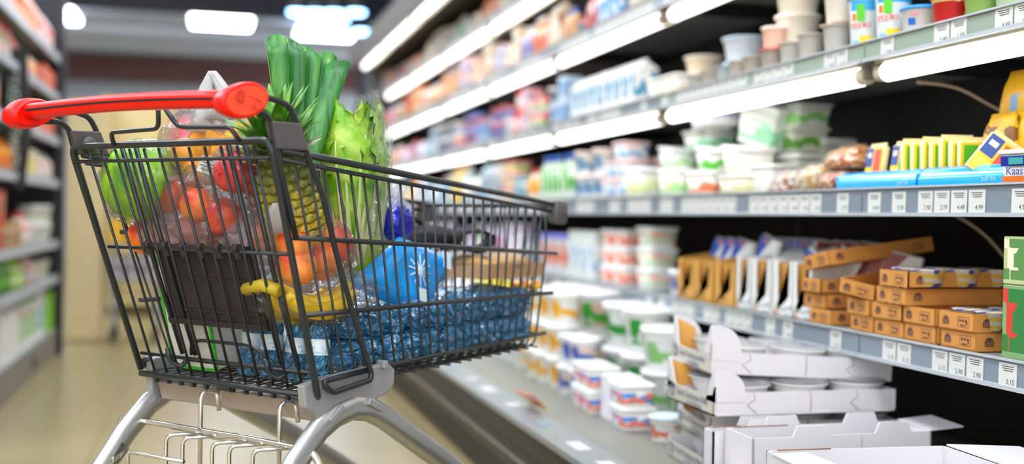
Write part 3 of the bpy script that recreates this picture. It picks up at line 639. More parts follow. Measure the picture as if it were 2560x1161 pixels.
o = tr(trB, 2076, 1.455, 3.15*H+.012, .05, 'brown cardboard tray tilted upward on top of all the others'); o.rotation_euler.y = R(-7); o.rotation_euler.x = R(-10); o.location.z += .008
# brown display boxes and white display boxes of cheese slices
def dbox(w, d, h, mo, mi_, notch, lab, pxn, X=1.475, content=None, cols=None):
    e = empty('display_box', (X, Yp(pxn, X)+w/2, Z), 0, lab, 'display box'); t = .003
    m = MB(); m.box((d/2, 0, t/2), (d, w, t)); m.box((d, 0, h*.5), (t, w, h))
    for s in (-1, 1): m.poly([(0, s*(w/2-t/2), 0), (d, s*(w/2-t/2), 0), (d, s*(w/2-t/2), h), (0, s*(w/2-t/2), h*.78)], t, (0, 1, 0))
    # front with a rounded cut-out
    n_ = 10; cut = [(-w*.28*math.cos(math.pi*k/n_), notch-h*.10*math.sin(math.pi*k/n_)) for k in range(n_+1)]
    ptsL = [(0, -w/2, 0)]+[(0, w/2, 0), (0, w/2, h*.78), (0, w*.32, h*.78)]+[(0, -y, z) for y, z in cut]+[(0, -w*.32, h*.78), (0, -w/2, h*.78)]
    bm_ = bmesh.new(); vs = [bm_.verts.new(p) for p in ptsL]; f = bm_.faces.new(vs); bmesh.ops.triangulate(bm_, faces=[f]); 
    m.add([v.co.copy() for v in bm_.verts], [tuple(v.index for v in f.verts) for f in (bm_.verts.index_update() or bm_.faces)]); bm_.free()
    m.build('box_body', mo, e)
    MB().box((.014, 0, h*.38), (.002, w-.008, h*.74)).build('box_lining', mi_, e)
    return e
wh_o = mat('white_board', 'E6E5DF', .55); lab_b = mat('teal_grey_print', '7F9AA8', .6)
for i, (px, lab) in enumerate(((1738, 'brown display box, leftmost of the three'), (1783, 'brown display box, middle one with a torn hole'), (1838, 'brown display box, right one beside the white boxes'))):
    e = dbox(.125, .2, .165, mat('amber_board', 'D09A45', .6), mat('amber_lining', 'C28A38', .6), .055, lab, px)
    t = MB(); put_text(t, ('Ser', 'Sery', 'Ser')[i], .022, (-.0015, .0, .02), (0, -1, 0), (0, 0, 1)); t.build('box_print', mat('brown_print', '8A6226', .6), e)
for i, (px, lab) in enumerate(((1878, 'white display box, leftmost of the white ones'), (1928, 'white display box with amber lining, second of the white ones'), (1985, 'white display box, third, with a packet leaning inside'), (2035, 'white display box half hidden by the brown trays'))):
    e = dbox(.105 if i else .085, .22, .19, wh_o, mat('amber_lining', 'C28A38', .6), .06, lab, px)
    t = MB(); put_text(t, 'Tostowy', .02, (-.0015, -.018, .024), (0, -1, .18), (0, .18, 1)); put_text(t, 'ser', .018, (-.0015, -.022, .008), (0, -1, .1), (0, .1, 1))
    t.add([(-.0015, .036, .005), (-.0015, .022, .005), (-.0015, .022, .018), (-.0015, .036, .018)], [(0, 1, 2, 3)], 1); t.add([(-.0015, .036, .020), (-.0015, .022, .020), (-.0015, .022, .027), (-.0015, .036, .027)], [(0, 1, 2, 3)], 2)
    t.build('box_print', [lab_b, mat('pale_red_print', 'EBB0A4', .5), mat('olive_print', '9AA83A', .5)], e)
def slicepack(col):
    e = bpy.data.objects.new('cheese_tray', None); COL.objects.link(e); w, h, t = .095, .17, .018
    MB().rbox((0, 0, h/2), (t, w, h), .008).build('tray_body', mat('clear_white_plastic', 'E4E4DE', .25), e)
    m = MB(); x = -t/2-.0008; m.add([(x, -w*.46, .004), (x, w*.46, .004), (x, w*.46, h*.97), (x, -w*.46, h*.97)], [(0, 1, 2, 3)], 0)
    x -= .0004; m.add([(x, w*.46, h*.97), (x, -.01, h*.97), (x, w*.46, h*.45)], [(0, 1, 2)], 1); m.add([(x, w*.3, h*.86), (x, 0, h*.86), (x, 0, h*.95), (x, w*.3, h*.95)], [(0, 1, 2, 3)], 2)
    m.add([(x, .03, h*.1), (x, -.03, h*.1), (x, -.02, h*.4), (x, .02, h*.42)], [(0, 1, 2, 3)], 3); put_text(m, 'Morski', .02, (x-.0004, -.005, h*.55), (0, -1, .3), (0, .3, 1), 4)
    m.build('tray_label', [mat('label_white', 'E9ECEA', .3), mat('label_blue_'+col, {'b': '2256B4', 'r': '9A2A22'}[col], .3), mat('label_coral', 'E8909A', .3), mat('label_pale', 'E6DDB4', .3), mat('label_ink_blue', '5B7FB8', .3)], e); return e
sb, sr = slicepack('b'), slicepack('r'); used_ = set()
def sp(src, px, X, dz, rx, ry, rz, lab):
    o = src if src.name not in used_ else copy_tree(src); used_.add(src.name); o.location = Vector((X, Yp(px, X), Z+dz)); o.rotation_euler = (R(rx), R(ry), R(rz)); tag(o, lab, 'cheese tray'); return o
sp(sb, 1893, 1.52, .045, 16, 8, 8, 'tall cheese tray with blue label leaning highest in the white display boxes'); sp(sb, 1988, 1.50, .015, 24, 10, 12, 'cheese tray with blue label and green herbs leaning right in the third white box')
sp(sr, 2052, 1.53, .03, 30, 12, 10, 'cheese tray with dark red label just above the tilted brown tray')
for i in range(5): sp(sb, 1935+22*i, 1.60+.01*i, .035, 2, 6, 62, 'white cheese tray standing edge on behind the white boxes, '+['first', 'second', 'third', 'fourth', 'fifth'][i]+' from the left')
for i in range(5): sp(sr, 2030+36*i, 1.66+.01*i, .03+.0*i, 6, 4, 40, 'clear cheese tray in the back row, '+['first', 'second', 'third', 'fourth', 'fifth'][i]+' from the left')
for i in range(6): sp(sr, 2085+28*i, 1.585+.008*i, .012, 12, 4, 48, 'small clear tray in the front row above the brown tray, '+['first', 'second', 'third', 'fourth', 'fifth', 'last'][i]+' from the left')
for i in range(3): sp(sb, 1783+26*i, 1.535, .03, 10, 10, 14, 'pale blue cheese tray showing above the brown display boxes, '+['left', 'middle', 'right'][i]+' one')
o = pack('box', (.08, .07, .14), '7FA06A', '2F7A3A', 'D04030', 'ffffff', .1, .95, 2.5); put(o, at(2585, 1.5, Z), 0, 'green and red box stack cut by the right edge on the lower shelf', 'box')
o = pack('box', (.08, .07, .09), 'B8C08A', '5A8A4A', 'E8E0C0', 'ffffff', .1, .95, 2.5); put(o, at(2585, 1.5, Z+.141), 0, 'pale green box on top of the stack at the right edge', 'box')

# ---- deck (z .252): stacked white cardboard trays of bowls
Z = .2525
wb = mat('white_card', 'D8D4D5', .55, var=.02, vscale=8); wb2 = mat('printed_white_card', 'C6C0B2', .55); amb = mat('amber_card_inner', 'DDA04A', .6); bowlm = mat('white_bowl', 'EDEBE8', .25); lidm = film('bowl_lid_film', white=.12, bump=.3, bscale=30, rough=.05)
_wt = [0]
def wtray(X, Y, z, rz, lab, w=.28, d=.46, h=.058, ears=.06, bowls=True, tilt=0):
    e = empty('bowl_tray', (X, Y, z), rz, lab, 'cardboard tray'); t = .004
    m = MB(); m.box((d/2, w/2, t/2), (d, w, t)); m.box((d-t/2, w/2, h/2), (t, w, h))
    def side(y): y += (.0012 if y < .1 else -.0012); m.poly([(0, y, 0), (d, y, 0), (d, y, h), (d*.53, y, h), (d*.52, y, h*.90), (d*.51, y, h), (0, y, h)], t, (0, 1, 0))
    side(0); side(w-t)
    m.build('tray_body', wb, e)
    fr = MB(); fr.poly([(0, 0, 0), (0, w, 0), (0, w, h+ears*.3)]+[(0, w*(.5+.5*math.cos(math.pi*k/8)), h*.78+ears*.15*abs(math.cos(math.pi*k/8))**3) for k in range(1, 8)]+[(0, 0, h+ears*.3)], t, (1, 0, 0)); 
    put_text(fr, 'Serek Tradycyjny Biały', .021, (-.001, w*.45, h*.52), (0, -1, 0), (0, 0, 1), 1, .9); put_text(fr, 'ze śmietaną', .018, (-.001, w*.4, h*.2), (0, -1, 0), (0, 0, 1), 1, .9)
    fr.lathe([(.014, 0), (.013, .001), (.010, .001)], c=(-.0015, w*.88, h*.5), rot=Matrix.Rotation(R(-90), 3, 'Y'), n=18, mi=1, cap=False)
    fr.build('front_panel', [wb2, mat('navy_grey_print', '5A6A88', .6)], e)
    if ears:
        for y, s in ((0, 1), (w-t, -1)):
            m = MB(); n_ = 8; m.poly([(0, y, h*.6), (.075, y, h*.6)]+[(.075*math.cos(math.pi*.5*k/n_)**.7, y, h+ears*math.sin(math.pi*.5*k/n_)) for k in range(n_+1)], t, (0, 1, 0)); m.poly([(0, y+(t if s > 0 else 0), h*.6), (0, y+s*.045, h*.6), (0, y+s*.012, h+ears*.92), (0, y+(t if s > 0 else 0), h+ears*.98)], t, (1, 0, 0)); m.build('corner_ear', wb, e)
            m = MB(); m.poly([(.005, y+(t+.0005 if s > 0 else -.0015), h*.6), (.07, y+(t+.0005 if s > 0 else -.0015), h*.6), (.055, y+(t+.0005 if s > 0 else -.0015), h+ears*.55), (.006, y+(t+.0005 if s > 0 else -.0015), h+ears*.9)], .001, (0, 1, 0)); m.build('ear_lining', amb, e)
    bt_ = mat('board_edge_tan', '9A7A66', .8)
    for x in (.095, d-.1): MB().tube([(x, .0006, h), (x+.004, .0006, h*.7), (x-.016, .0006, h*.45), (x+.012, .0006, 0)], .0008, n=4).build('fold_line', bt_, e)
    MB().tube([(d*.52, .0006, h), (d*.525, .0006, h*.5), (d*.522, .0006, 0)], .0009, n=4).build('fold_line', bt_, e)
    for x in (.2, .37): MB().box((x, .0008, .002), (.07, .001, .004)).build('torn_slot', bt_, e)
    if bowls:
        for i in range(3):
            for j in range(2):
                if i == 0 and j == 1 and ears > .03 and False: continue
                b_ = bpy.data.objects.new('bowl', _bowl.data); COL.objects.link(b_); b_.parent = e; b_.location = (.10+.145*i, .075+.13*j, .006); 
                l_ = bpy.data.objects.new('bowl_lid', _blid.data); COL.objects.link(l_); l_.parent = b_
    e.rotation_euler.x = tilt; return e
_bowl = MB().lathe([(.03, 0), (.042, .002), (.058, .038), (.062, .051), (.067, .053), (.067, .055), (.058, .053), (.05, .03), (.001, .02)], n=30).build('bowl', bowlm)
_blid = MB().lathe([(.067, .0555), (.066, .060), (.058, .062), (.001, .063)], n=30).build('bowl_lid', lidm)
lows = [(1.10, 2.42, .2530, R(-3), 'white bowl tray with printed front, bottom of the stack on the deck', .0, 0, 0), (1.11, 2.43, .3305, R(-7), 'white bowl tray with printed front, second from the bottom of the stack', .03, 0, 0), (1.076, 2.337, .4085, 0, 'white bowl tray with printed front, second from the top of the stack', .05, 0, 0), (1.105, 2.43, .490, R(-4), 'white bowl tray with tall rounded corners on top of the stack', .06, R(3), 0)]
for X, Y, z, rz, lab, ears, ry, rx in lows: wtray(X, Y, z, rz, lab, ears=ears, w=.266, d=.45, h=.05).rotation_euler.y = ry
_bowl2 = _bowl; bpy.data.objects.remove(_bowl); bpy.data.objects.remove(_blid)
# empty open white cartons in front
def carton(X, Y, z, w, d, h, rz, lab, notches=(), flap=None, mt=wb, inner=None):
    e = empty('open_carton', (X, Y, z), rz, lab, 'carton'); t = .004; m = MB()
    m.box((d/2, w/2, t/2), (d, w, t)); m.box((d-t/2, w/2, h/2), (t, w, h)); m.box((t/2, w/2, h/2), (t, w, h))
    for y in (0, w-t):
        pts = [(0, y, 0), (d, y, 0), (d, y, h)]
        for a, b_, dz in sorted(notches, reverse=True): pts += [(b_*d+.01, y, h), (b_*d, y, h+dz), (a*d, y, h+dz), (a*d-.01, y, h)]
        pts.append((0, y, h)); m.poly(pts, t, (0, 1, 0))
    m.build('carton_body', mt, e)
    if flap:
        for k, (pts) in enumerate(flap): MB().poly(pts, .003, (0, 0, 1)).build('flap', mt, e)
    te = mat('torn_board_edge', '9A6A4A', .8); MB().tube([(.02, w-t, h+.001), (d*.35, w-t, h+.001)], .0012, n=4).build('torn_edge', te, e); MB().tube([(d*.6, 0, h*.1), (d*.6, 0, h*.95)], .0008, n=4).build('fold_line', te, e); return e
carton(1.045, 2.272, .2530, .05, .25, .135, 0, 'white open carton with one raised tab right in front of the bowl trays', ((.35, .65, .022),))
carton(1.07, 2.135, .2530, .125, .42, .145, .03, 'white open carton with two raised tabs, second from the front', ((.24, .40, .022), (.70, .86, .022)), flap=[[(.42, .0, .145), (.50, .0, .150), (.50, .11, .155), (.42, .12, .147)]])
carton(.972, 1.50, .2530, .43, .36, .165, -.05, 'large empty white carton with folded flap, nearest to the camera on the deck', (), flap=[[(.36, .05, .166), (.47, .0, .175), (.47, .36, .172), (.36, .42, .167)], [(-.002, .40, .163), (.045, .36, .172), (.07, .02, .17), (.0, .0, .163)]])
o = pack('tub', (.045, .06), 'E8DCC8', '3F8FD0', 'E8C4A0', 'F0E6D8', .4, .9, 4); put(o, (1.02, 2.19, .2535), .3, 'small tub with blue and tan print peeping out before the open cartons', 'tub')
# tubs, boxes and buckets further along the deck
DK = [(1.12, 2.80, 'tub', (.045, .07), 2, ('EDEBE6', 'E87A5A', 'F0EEEA', 'D8ECEE'), 'white tub with orange print in an open box beside the bowl trays', .15), (1.10, 2.98, 'rect', (.10, .12, .065), 2, ('E8E6E0', 'E8765A', '4A86C8', 'F0F0EC'), 'small container with orange and blue label left of the bowl trays', .13),
      (1.12, 3.12, 'box', (.09, .11, .13), 1, ('ECECF0', 'D8DCE8', 'F0F0F2', 'ffffff'), 'plain white box with grey blue print on the deck', .12), (1.10, 3.26, 'rect', (.1, .1, .07), 2, ('E6E4DE', 'E88A70', '3F6FB8', 'E8EAE4'), 'container with salmon panel and blue mark on the deck', .2),
      (1.26, 2.95, 'bucket', (.085, .13), 1, ('E4EEE0', '7CC860', 'E8E0D8', 'F2F4EE'), 'white bucket with green ring near the bowl trays', .2), (1.27, 3.2, 'bucket', (.08, .13), 2, ('EEF0EE', '8FC87A', 'F0F2F0', 'EAEAE4'), 'white bucket with pale green band on the deck', .19), 
      (1.30, 3.45, 'bucket', (.085, .15), 2, ('EEF0EC', '2FA03A', 'F2F4F0', 'F6F6F4'), 'large white bucket with dark green panel', .4), (1.12, 3.5, 'tub', (.05, .1), 2, ('E8E8EC', '3E62C0', 'EAD0C4', 'ECECEC'), 'white tub with blue emblem on the deck', .22), 
      (1.12, 3.75, 'tub', (.06, .11), 3, ('EEEEE6', 'F2B01A', 'EEEEE8', 'F2F2EE'), 'white tub with amber yellow emblem, mid deck', .5), (1.30, 3.95, 'bucket', (.08, .16), 2, ('F2F2EE', '44B43A', 'F0C4B0', 'F4F4F0'), 'white bucket with green and peach print, mid deck', .5),
      (1.15, 4.3, 'tub', (.065, .12), 2, ('ECEEF0', 'D8DEE8', 'F0C83A', 'F2F2F2'), 'pale tub with yellow spot further along the deck', .6), (1.32, 4.55, 'bottle', (.05, .28), 1, ('F0EEE6', 'E8E4D8', 'F4F4F0', 'F2DC1E'), 'white bottle with bright yellow cap on the deck', .9),
      (1.15, 5.0, 'tub', (.07, .12), 2, ('EEF0E8', 'CFE0B8', 'E8C8B0', 'F0F0EC'), 'white tub with pale green print seen below the trolley front', 1.0), (1.35, 5.5, 'bottle', (.05, .27), 1, ('E8EAF0', 'F0E8C0', 'F0F0F0', 'F4E428'), 'white bottle with lemon cap far along the deck', 1.2), (1.2, 6.1, 'box', (.12, .14, .18), 1, ('DDE0E4', 'C0C8D4', 'E8E4D8', 'ffffff'), 'pale box at the far part of the deck', 4.0)]
for X, y0, kind, dims, st, cols, lab, ln in DK: block(Z, y0, y0+ln, kind, dims, st, cols, lab, lab+' group', x0=X-.01, jit=.4)
e = empty('shelf_talker', (.905, 3.30, .2685), R(10), 'yellow, orange and pink promotional card leaning on the deck edge', 'card')
MB().box((.03, 0, .028), (.002, .13, .07), rot=Matrix.Rotation(R(-48), 3, 'Y')).build('card', printed('promo_card', 'F6D23A', 'F08A2A', 'F05A7A', -.1, 1.1, 3, axis=0), e)

# ================================================================== LEFT SHELVING, FAR END OF THE STORE
gon = empty('tall_shelving', (-.83, 6, 0), 0, 'tall black shelving with bright groceries at the left edge of the picture', 'shelving')
LX = -.83; Y0, Y1 = 4.3, 7.22
MB().box((-.02, -.24, .075), (.03, Y1-Y0, .15)).build('kick_plate', mat('kick_grey', '837D74', .5), gon)
MB().box((-.27, -.24, .15), (.52, Y1-Y0, .01)).build('base_shelf', shelfm, gon)
MB().box((-.54, -.24, 1.15), (.02, Y1-Y0, 2.3)).build('back_panel', mat('shelving_back', '1B1614', .7), gon)
MB().box((-.265, 1.235, 1.2), (.56, .05, 2.4)).build('end_panel', black, gon)
MB().box((.0, 1.15, 1.2), (.05, .06, 2.4)).build('upright', black, gon)
for y in (-.9, .2): MB().tube([(-.003, y, .075), (-.0+.004, y, .075)], .03, n=14).build('kick_knob', black, gon)
LS = [.46, .66, 1.0, 1.24, 1.485, 1.71]
for i, z in enumerate(LS):
    e = empty('wall_shelf', (LX, 5.76, z), 0, 'grey shelf of the tall left shelving, '+['lowest above the base', 'second from below', 'third from below', 'fourth from below', 'fifth from below', 'topmost'][i], 'shelf')
    MB().box((-.25, 0, -.012), (.5, Y1-Y0-.04, .02)).build('shelf_plate', shelfm, e); MB().box((.0, 0, -.015), (.006, Y1-Y0-.04, .045)).build('price_rail', mat('rail_bluegrey', 'AEB4BC', .35), e)
    for j in range(10): MB().box((.004, -1.2+.26*j, -.015), (.001, .07, .034)).build('price_label', paper, e)
LB = [(.156, 5.0, 'box', (.1, .12, .14), 1, ('F08A1E', 'F7A83A', 'E86A1A', 'ffffff'), 'orange box on the base shelf at the left edge', .35), (.156, 5.4, 'carton', (.09, .09, .24), 1, ('EFEFEA', 'E4E8E4', 'F2F2F0', 'E8E8E8'), 'white carton on the base shelf, near group', .5), (.156, 5.95, 'carton', (.08, .08, .25), 1, ('EAF0E6', '5FC23A', 'F0C8C8', '4FAE3A'), 'white carton with green stripe on the base shelf', .5), (.156, 6.5, 'box', (.08, .09, .24), 1, ('E8ECEC', '1E8FA8', 'E9E9EE', 'ffffff'), 'white and teal box on the base shelf', .3), (.156, 6.82, 'box', (.08, .09, .22), 1, ('8FD02A', '7AC41E', 'A8DC4A', 'ffffff'), 'lime green box at the end of the base shelf', .3),
      (.461, 5.0, 'bag', (.12, .14, .17), 1, ('F2E4DC', 'F23A2A', 'F8D0A8', 'ffffff'), 'red and white bag on the second shelf at the left edge', .3), (.461, 5.35, 'bag', (.14, .15, .17), 1, ('3E8F1E', '2E7A16', '7CC22A', 'ffffff'), 'leafy green bag at the left edge', .35), (.461, 5.75, 'bag', (.12, .15, .14), 1, ('A8D820', '8FCC1A', 'E8E4C0', 'ffffff'), 'yellow green bag on the lower left shelf', .4), (.461, 6.2, 'bag', (.12, .14, .13), 1, ('E9C9A8', 'E89A5A', 'B8CCE8', 'ffffff'), 'peach and pale blue bag on the lower left shelf', .35), (.461, 6.6, 'tub', (.05, .1), 1, ('DDE0C8', 'C8D0A0', 'EDEDE0', 'E8E8DC'), 'pale green tub on the lower left shelf', .5),
      (.661, 4.95, 'box', (.1, .12, .13), 2, ('C84A32', '8A2A1E', 'E8B080', 'ffffff'), 'dark red box at the left edge below the sign', .5), (.661, 5.5, 'box', (.1, .1, .12), 1, ('B88A5A', '7A4A2A', 'E8D4B0', 'ffffff'), 'brown box on the left shelf below the sign', .45), (.661, 6.0, 'bottle', (.045, .16), 1, ('E8DCD0', 'D84A3A', 'F0ECE6', 'E82A1E'), 'bottle with red cap on the left shelf', .3), (.661, 6.35, 'tub', (.055, .1), 2, ('E6E8DC', 'D0D4C0', 'F0F0E8', 'ECECE4'), 'pale stacked tub at the end of the left shelf', .75),
      (1.001, 4.95, 'bag', (.1, .14, .16), 1, ('E88A1E', 'F2B01E', 'E8602A', 'ffffff'), 'orange bag behind the foot of the black sign', .8), (1.001, 6.05, 'box', (.1, .12, .14), 1, ('E8E0B8', 'E8C83A', 'C8DCA0', 'ffffff'), 'cream and yellow box right of the black sign', .45), (1.001, 6.55, 'bag', (.1, .12, .15), 1, ('E0D6C4', 'D8A8A0', 'E8E0D0', 'ffffff'), 'beige bag on the third left shelf', .55),
      (1.241, 5.9, 'bag', (.1, .14, .14), 1, ('EADDD0', 'E8C070', 'E0A0A0', 'ffffff'), 'pinkish bag on the fourth left shelf', .6), (1.241, 6.55, 'box', (.1, .1, .14), 1, ('E8704A', 'E8502A', 'F0D0B0', 'ffffff'), 'orange red box on the fourth left shelf', .55), (1.241, 5.0, 'box', (.1, .14, .16), 1, ('6A8AB0', 'D8604A', 'E8E0D4', 'ffffff'), 'blue and red box left of the black sign', .4),
      (1.486, 5.95, 'bag', (.1, .12, .14), 1, ('E8D8B8', 'F0B030', 'E07050', 'ffffff'), 'cream and yellow bag on the fifth left shelf', .6), (1.486, 6.6, 'box', (.1, .12, .13), 1, ('F06030', 'E84820', 'F4C8A8', 'ffffff'), 'bright orange box on the fifth left shelf', .5), (1.486, 5.1, 'bottle', (.04, .18), 1, ('D8E4DC', '2A9A5A', 'E84A4A', 'E8281E'), 'bottle with red cap above the black sign', .7),
      (1.711, 5.1, 'bag', (.12, .16, .2), 1, ('F4D8D0', 'E8403A', 'F4B890', 'ffffff'), 'white and red bag on the topmost left shelf', .8), (1.711, 5.95, 'bag', (.12, .14, .22), 1, ('F87A1A', 'F05010', 'F8C090', 'ffffff'), 'vivid orange bag on the topmost left shelf', .6), (1.711, 6.6, 'bag', (.12, .14, .2), 1, ('F2C8C0', 'E84A4A', 'F8E4D8', 'ffffff'), 'pink and red bag at the end of the topmost left shelf', .5)]
for z, y0, kind, dims, st, cols, lab, ln in LB: block(z, y0, y0+ln, kind, dims, st, cols, lab, lab+' group', x0=LX-.02, side=-1)
e = empty('hanging_sign', (-.838, 5.6, 1.2), 0, 'tall black sign with white vertical lettering at the left edge', 'sign')
MB().poly([(-.05, 0, .36), (.045, 0, .36), (.052, 0, .2), (.07, 0, .05), (.06, 0, -.08), (.04, 0, -.27), (-.05, 0, -.27)], .012, (0, 1, 0)).build('sign_board', mat('sign_black', '0C0C0B', .5), e)
m = MB(); put_text(m, 'KUCHNIE ŚWIATA', .064, (-.012, -.002, .03), (0, 0, -1), (1, 0, 0), 0, .78); m.build('sign_lettering', mat('sign_white', 'E4EEDC', .6), e)
MB().box((-.03, .02, .36), (.03, .03, .02)).build('sign_bracket', dgrey, e)
# beige end display and goods behind the trolley
e = empty('end_display', (-.757, 7.92, 0), 0, 'plain cream display panel behind the left side of the trolley', 'display'); MB().box((0, 0, .77), (.215, .2, 1.54)).build('panel', mat('cream_panel', 'DEC896', .55), e)
MB().box((0, 0, .01), (.225, .21, .02)).build('plinth', mat('cream_plinth', 'A8946A', .6), e)
e = empty('display_trolley', (-.45, 7.9, 0), 0, 'wheeled display stand with yellow packs behind the trolley', 'display stand')
for z in (.62, .40): MB().box((0, 0, z), (.32, .4, .02)).build('tray', mat('stand_grey', '9A9690', .5), e)
for x in (-.15, .15): MB().box((x, .15, .52), (.02, .02, .84)).build('post', mat('stand_grey', '9A9690', .5), e)
for x in (-.13, .13):
    for y in (-.17, .17): w = MB(); w.tube([(x-.012, y, .05), (x+.012, y, .05)], .05, n=18); w.build('caster', black, e); MB().box((x, y, .24), (.018, .018, .34)).build('leg', mat('caster_steel', 'B0AEA8', .4), e)
for i in range(3):
    for k in range(3):
        o = pack('box', (.09, .3, .05), 'F5C81A', 'F08A1E', 'F5D02A', 'ffffff', .2, .8, 4); o.location = (-.56+.105*i, 7.9, .631+.051*k); o.rotation_euler.z = 0; tag(o, 'yellow and orange pack piled on the wheeled stand behind the trolley', 'pack', 'yellow packs on the stand')
for i in range(3):
    o = pack('box', (.09, .3, .14), 'B8B0B4', '7A6A74', 'C8C4C8', 'ffffff', .2, .8, 3); o.location = (-.56+.105*i, 7.9, .411); tag(o, 'greyish pack on the lower tray of the wheeled stand', 'pack', 'grey packs on the stand')
FARS = [(-.55, 10.0, .5, 1.75, 'CDBB86', 'far cream shelf unit left of the pink poster'), (.55, 12.5, .9, 1.75, 'B4B9C0', 'far grey shelf unit behind the trolley'), (1.25, 15.0, 1.0, 2.1, '8D97A6', 'far blue grey cabinet beside the chiller end')]
for x, y, w, h, c, lab in FARS:
    e = empty('far_shelf_unit', (x, y, 0), 0, lab, 'shelf unit'); MB().box((0, .05, h/2), (w, .05, h)).build('back_panel', mat('far_'+c, c, .6), e)
    for s in (-1, 1): MB().box((s*w/2, -.1, h/2), (.04, .3, h)).build('side_panel', mat('far_'+c, c, .6), e)
    for k in range(4): MB().box((0, -.1, .1+k*h/4.2), (w, .3, .03)).build('shelf', mat('far_'+c, c, .6), e)
e = empty('poster_stand', (-.16, 9.6, 0), 0, 'pink and red poster on a stand seen under the red handle', 'poster')
MB().box((0, 0, 1.33), (.26, .02, .5)).build('poster', printed('poster_print', 'E83A6A', 'F0A0C0', 'D81E3A', .0, 1.1, 3), e); MB().box((0, .02, .55), (.03, .03, 1.1)).build('pole', grey, e); MB().box((0, .0, .01), (.3, .3, .02)).build('base', grey, e)

# ================================================================== TROLLEY (local x = forward, y = to its left, z up)
CF = Vector((.746, .666, 0)); CG = Vector((.115, 1.93, 0)); CRZ = math.atan2(.666, .746)
cart = empty('shopping_trolley', CG, CRZ, 'dark grey wire shopping trolley with red handle, loaded with groceries', 'shopping trolley')
UW = .508                                                       # rear width
def mir(p): return (p[0], UW-p[1], p[2])
def gp(u, t, off=0):                                            # point of the slanted rear gate: t = 0 top, 1 bottom
    x = -.03+.145*t+off; z = .957-.432*t
    return (x, u, z)
def side_pt(t, k):                                              # right side: t 0 rear..1 front, k 0 rim..1 bottom rail
    top = Vector((0, 0, .935)).lerp(Vector((.945, .06, .862)), t); bot = Vector((.128, .03, .549)).lerp(Vector((.912, .075, .567)), t)
    return top.lerp(bot, k)
wire = MB()
# rear gate
g = MB()
ga = MB(); ga.tube(round_path([gp(.035, 1.02, .012), gp(.02, 1.0), gp(-.004, 0), gp(UW+.003, 0), gp(UW-.025, .985)], .022), .0062, n=10)
ga.build('gate_frame', dark, cart)
for i in range(1, 13):
    w = MB(); a = i/13; ut = .0+.508*a; ub = .022+.462*a
    w.tube([gp(ut, .015, .004), gp(ub, .985, .004)], .0028, n=6); w.build('gate_wire', dark, cart)
for a_, b_ in ((gp(.0, .064, -.004), gp(UW, .064, -.004)), (gp(.012, .43, .006), gp(UW-.02, .43, .006)), (gp(.018, .91, .007), gp(UW-.03, .91, .007))):
    MB().tube([a_, b_], .0034).build('gate_crossbar', dark, cart)
w = MB(); w.tube([gp(.03, 1.005, 0), gp(UW-.02, 1.005, 0)], .0062); w.box((.118, .25, .5195), (.014, .03, .017))
for i in range(12): w.box((.12, .06+.035*i, .513), (.008, .006, .008))
w.build('gate_rod', dark, cart)
# folded child seat
w = MB()
for u in (.35, .388, .073, .113): w.tube([gp(u, -.005, .018), gp(u*.97+.01, .52, .022), gp(u*.96+.012, .9, .03)], .0046)
w.tube(round_path([gp(.36, .9, .03), gp(.355, .86, .03), gp(.33, .83, .03), gp(.19, .83, .03), gp(.15, .88, .03), gp(.135, .93, .03)], .02), .0034)
for u in (.385, .125): w.tube(round_path([gp(u, .87, -.002), gp(u, .93, -.004), gp(u-.012, .955, .01), gp(u-.022, .92, .02)], .012), .0048)
w.tube([gp(.38, .925, .025), gp(.06, .925, .025)], .0032)
w.build('seat_frame', dark, cart)
w = MB(); w.tube(round_path([gp(.378, 0, -.006), gp(.376, -.05, -.008), gp(.246, -.057, -.008), gp(.23, -.13, -.012)], .014), .0042)
w.tube(round_path([gp(.212, -.13, -.012), gp(.197, -.06, -.008), gp(.07, -.05, -.008), gp(.06, 0, -.006)], .014), .0042)
w.build('seat_loop', dark, cart)
w = MB()
def brd(u, t, o=.03): return Vector(gp(u, t, o))
nn = (brd(.2, .5, .03)-brd(.2, .5, .026)).normalized()
w.poly([brd(.385, .425), brd(.142, .425), brd(.136, .735), brd(.385, .735)], .006, nn)
for t in (.44, .55, .69): w.poly([brd(.38, t, .027), brd(.145, t, .027), brd(.145, t+.008, .027), brd(.38, t+.008, .027)], .004, nn, 0)
for u in (.18, .22, .26, .30, .34): w.poly([brd(u, .45, .027), brd(u-.003, .45, .027), brd(u-.003, .73, .027), brd(u, .73, .027)], .004, nn)
w.poly([brd(.39, .735, .022), brd(.13, .735, .022), brd(.13, .76, .022), brd(.39, .76, .022)], .014, nn)
w.build('seat_board', dbrown, cart)
w = MB(); w.poly([brd(.39, .408, .004), brd(.125, .408, .004), brd(.125, .43, .004), brd(.39, .43, .004)], .02, nn)
for i in range(6):
    u = .375-.046*i; w.tube([brd(u, .415, .004), brd(u-.012, .415, .004)], .0075, n=10); w.poly([brd(u, .415, -.001), brd(u-.012, .415, -.001), brd(u-.012, .46, .001), brd(u, .46, .001)], .006, nn)
w.build('seat_hinge', dbrown, cart)
